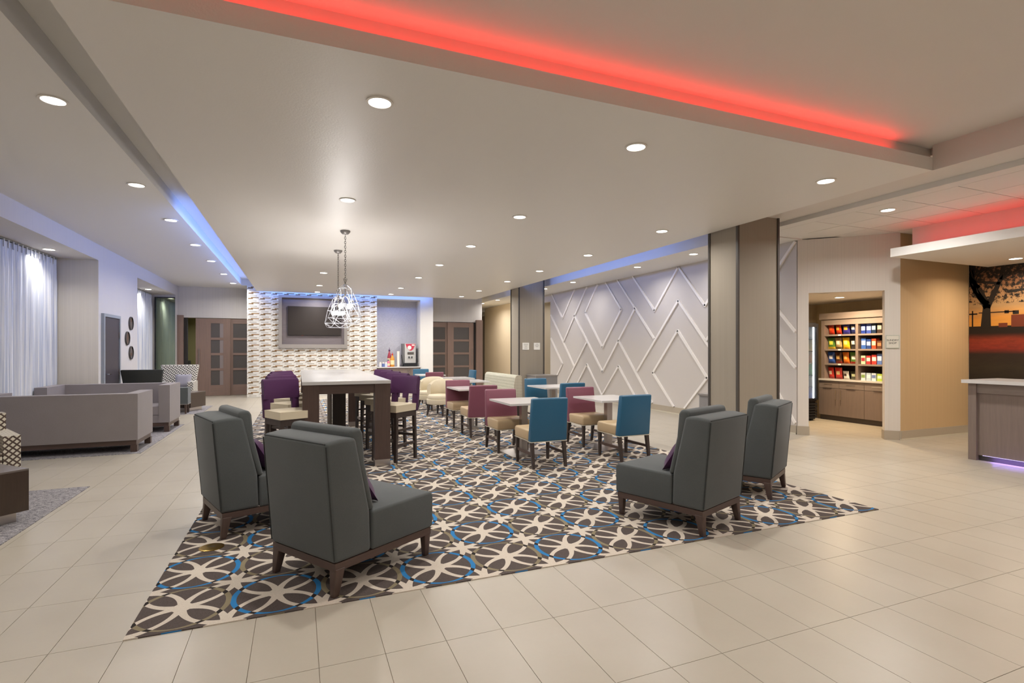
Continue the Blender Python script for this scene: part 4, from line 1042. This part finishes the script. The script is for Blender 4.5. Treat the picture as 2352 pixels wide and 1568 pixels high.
# drinks cooler
fr = thing('drinks_cooler', 'black upright drinks cooler with lit glass door in the snack shop', 'refrigerator', (9.42, 7.72, 0))
obj('cabinet_shell', B((0, .62, .05, .65, .40, .44), (0, .05, .05, .65, .44, 2.02), (.57, .62, .05, .65, .44, 2.02), (0, .62, .05, .65, 1.98, 2.04), (0, .62, .62, .65, .44, 1.98)), 'black', fr)
parts('side_liner', [(.05, .056, .05, .60, .44, 1.98), (.566, .57, .05, .60, .44, 1.98)], 'paper', fr)
obj('glow_back', B((.05, .57, .60, .62, .44, 1.98)), 'cooler_back_glow', fr)  # panel glows by itself to stand in for the lit interior
obj('light_tube', B((.553, .565, .06, .08, .46, 1.95)), 'cooler_light', fr)
dr = obj('glass_door', B((.05, .57, .022, .030, .46, 1.95)), 'glass', fr); obj('door_frame', B((0, .05, 0, .05, .44, 2.02), (.57, .62, 0, .05, .44, 2.02), (.05, .57, 0, .05, 1.95, 2.02), (.05, .57, 0, .05, .44, .47)), 'black', dr)
obj('compressor_box', B((.02, .60, .06, .65, .03, .40)), 'black', fr)
for k in range(6): obj('louver', B((.01, .61, .02, .06, .06+k*.055, .092+k*.055)), 'black', fr)
for sx in (.06, .56): obj('foot', B((sx-.03, sx+.03, .1, .6, 0, .03)), 'black', fr)
for z in (.70, .95, 1.2, 1.45, 1.7): obj('wire_shelf', B((.05, .57, .06, .60, z-.008, z)), 'chrome', fr)
bc = [('#3f63b8', 'blue'), ('#d9dde2', 'clear'), ('#4f9a4a', 'green'), ('#e08a24', 'orange'), ('#f0c64c', 'yellow'), ('#dfe6ee', 'white')]
for r, z in enumerate((.44, .70, .95, 1.2, 1.45, 1.7)):
    for k in range(4):
        c, cn = bc[r]
        t = thing('drink_bottle', '%s drink bottle in the lit cooler, bottle %s in its row from the door hinge' % (cn, ['one', 'two', 'three', 'four'][k]), 'bottle', (9.42+.13+k*.11, 7.72+.14, z+.001), 0, 'bottles in the drinks cooler')
        obj('body', lathe(bmesh.new(), [(.030, 0), (.034, .01), (.034, .12), (.014, .17), (.014, .185)], seg=10), pmat(c), t, smooth=True); obj('cap', lathe(bmesh.new(), [(.016, .186), (.016, .205)], seg=8), pmat('#e8e8e8'), t)
# shop sign on the diagonal wall
pz = 1.62; pc = DA+DG*1.375
sg = thing('shop_sign', 'small pale plaque lettered sundry shop beside the shop opening', 'sign', (pc.x-DN.x*.004, pc.y-DN.y*.004, 1.61), R(-45))
obj('plaque', B((-.085, .085, -.012, 0, -.10, .10)), 'sign', sg); obj('rim', B((-.09, -.085, -.014, 0, -.105, .105), (.085, .09, -.014, 0, -.105, .105), (-.085, .085, -.014, 0, .10, .105), (-.085, .085, -.014, 0, -.105, -.10)), 'sign_edge', sg)
text('lettering', 'SUNDRY\nSHOP', (0, -.0135, 0), .042, 'ink', (R(90), 0, 0), sg)

# ------------------------------------------------------------------ reception desk, canopy and mural
dk = thing('reception_desk', 'grey oak reception desk with white counter at the right edge', 'desk', (8.4, 0, 0))
obj('front_panel', B((.04, .08, -4.0, 4.16, .07, 1.02)), 'grey_wood', dk); obj('end_stile', B((0, .10, 4.16, 4.25, 0, 1.03)), 'grey_wood', dk)
obj('end_panel', B((.10, .75, 4.19, 4.25, 0, 1.03)), 'grey_wood', dk); obj('toe_kick', B((.07, .10, -4.0, 4.16, 0, .07)), 'bronze', dk)
obj('top_rail', B((.02, .04, -4.0, 4.16, .90, 1.02)), 'grey_wood_y', dk); obj('counter_top', B((-.06, .80, -4.0, 4.30, 1.03, 1.075)), 'quartz', dk, .004)
tag(obj('desk_led', B((8.425, 8.435, -3.8, 4.1, .069, .074)), mat('led_violet', '#ffffff', .5, emit=(.35, .25, 1), estr=.6)), 'violet LED strip along the foot of the reception desk', 'LED strip')
area('desk_led_light', (8.43, .9, .068), (.02, 6.2), 16, (.34, .22, 1), (0, 0, 0), 170)
cn = thing('desk_canopy', 'white floating canopy hung over the reception desk', 'canopy', (0, 0, 0))
obj('canopy_slab', B((8.42, 10.995, -4.4, 5.27, 2.90, 3.03)), 'white_paint', cn)
obj('bulkhead', B((8.95, 10.995, -4.4, 5.27, 3.03, ZR)), 'white_paint', cn)
led('led_strip', 'red LED strip on top of the desk canopy', (8.80, .9, 3.06), (.03, 8.4), 3.0, (1, .10, .06), (0, R(165), 0), (8.72, 8.75, -4.0, 5.2, 3.031, 3.045), 'led_red')

def _mural():
    t = NT('sunset_mural_print'); s = t.xyz(t.coord()); m = t.m
    y, z = s[1], s[2]
    sky = t.ramp(m('DIVIDE', m('SUBTRACT', z, 1.88), 1.12), [(0, srgb('#e8a03a')), (.14, srgb('#d9963f')), (.32, srgb('#b09064')), (.7, srgb('#8c5a3a')), (1, srgb('#5a3526'))])
    cl = t.noise(t.coord((1, 1.2, 6)), 2.2, 4); sky = t.mix(m('MULTIPLY', cl, .55), sky, srgb('#7a5a44'))
    tw = t.noise(t.coord((1, 1, 1)), 17, 6, .8); lim = m('MULTIPLY_ADD', m('SUBTRACT', 3.0, z), .12, .445)
    sky = t.mix(m('MULTIPLY', m('GREATER_THAN', tw, lim), m('GREATER_THAN', z, 2.26)), sky, srgb('#120c0a'))
    gn = t.noise(t.coord((1, 1.5, 5)), 3.5, 5, .7)
    gr = t.ramp(m('DIVIDE', z, 1.9), [(0, srgb('#120d0b')), (.45, srgb('#1d140f')), (.62, srgb('#3a3020')), (.74, srgb('#33231a')), (.79, srgb('#a03220')), (.87, srgb('#b03f26')), (.91, srgb('#5b241a')), (.93, srgb('#1b1210')), (1, srgb('#1b1210'))])
    gr = t.mix(m('MULTIPLY', gn, .8), gr, srgb('#140d0a'))
    t.base(t.mix(m('GREATER_THAN', z, 1.885), gr, sky)); t.b.inputs['Roughness'].default_value = .55; return t.mat
mu = thing('wall_mural', 'sunset photo mural of a bare tree and town behind the desk', 'mural')
obj('print_panel', B((10.985, 11.0, -4.4, YTW-.012, .15, 3.0)), _mural(), mu)
reg('print_black', mat('mural_ink', '#140e0c', .6)); reg('print_brick', mat('mural_brick', '#6a2f1c', .6)); reg('print_red', mat('mural_lamp', '#c0402a', .6))
bm = bmesh.new(); rnd = random.Random(3)
def limb(y, z, ang, ln, w, d):
    y2, z2 = y+ln*math.cos(ang), z+ln*math.sin(ang); w2 = w*.68
    n = Vector((-math.sin(ang), math.cos(ang)))
    a = [(y-n.x*w/2, z-n.y*w/2), (y+n.x*w/2, z+n.y*w/2), (y2+n.x*w2/2, z2+n.y*w2/2), (y2-n.x*w2/2, z2-n.y*w2/2)]
    a = [(min(q[0], YTW-.02), min(2.99, max(1.6, q[1]))) for q in a]
    if d == 0 or (z < 2.97 and y < YTW-.02):
        v = [bm.verts.new((10.9835, p[0], p[1])) for p in a]
        try: bm.faces.new(v)
        except ValueError: pass
    if d < 6:
        for k in range(2 if d < 5 else 2): limb(y2, z2, ang+rnd.uniform(-.75, .75), ln*rnd.uniform(.62, .85), w2*(.85 if d else .9), d+1)
limb(5.30, 1.84, R(92), .42, .15, 0); limb(5.28, 2.2, R(112), .5, .09, 1); limb(5.28, 2.2, R(62), .5, .10, 1); limb(5.1, 2.6, R(10), .5, .05, 2); limb(5.0, 2.45, R(175), .4, .05, 2); limb(4.4, 1.7, R(90), .6, .2, 0)
obj('printed_tree', bm, 'print_black', mu)
bm = B((10.982, 10.9835, 4.9, 5.40, 2.11, 2.125), (10.982, 10.9835, 4.98, 5.04, 2.09, 2.14), (10.982, 10.9835, 4.85, 4.93, 2.07, 2.13), (10.982, 10.9835, 5.48, 5.50, 1.86, 2.16), (10.982, 10.9835, 5.42, 5.54, 2.09, 2.115))
obj('printed_signals', bm, 'print_black', mu)
obj('printed_buildings', B((10.9825, 10.9838, 4.78, 4.95, 1.86, 2.06), (10.9825, 10.9838, 4.3, 4.78, 1.86, 2.14), (10.9825, 10.9838, 5.0, 5.12, 1.86, 1.93)), 'print_brick', mu)

# small glowing lenses and tubes are lit by their own lamps, the cooler back just glows; they need no separate light sampling
for m_ in bpy.data.materials:
    if m_.name.startswith(('lamp_lens', 'lit_bulb', 'led_', 'cooler_back_glow', 'standby')): m_.cycles.emission_sampling = 'NONE'
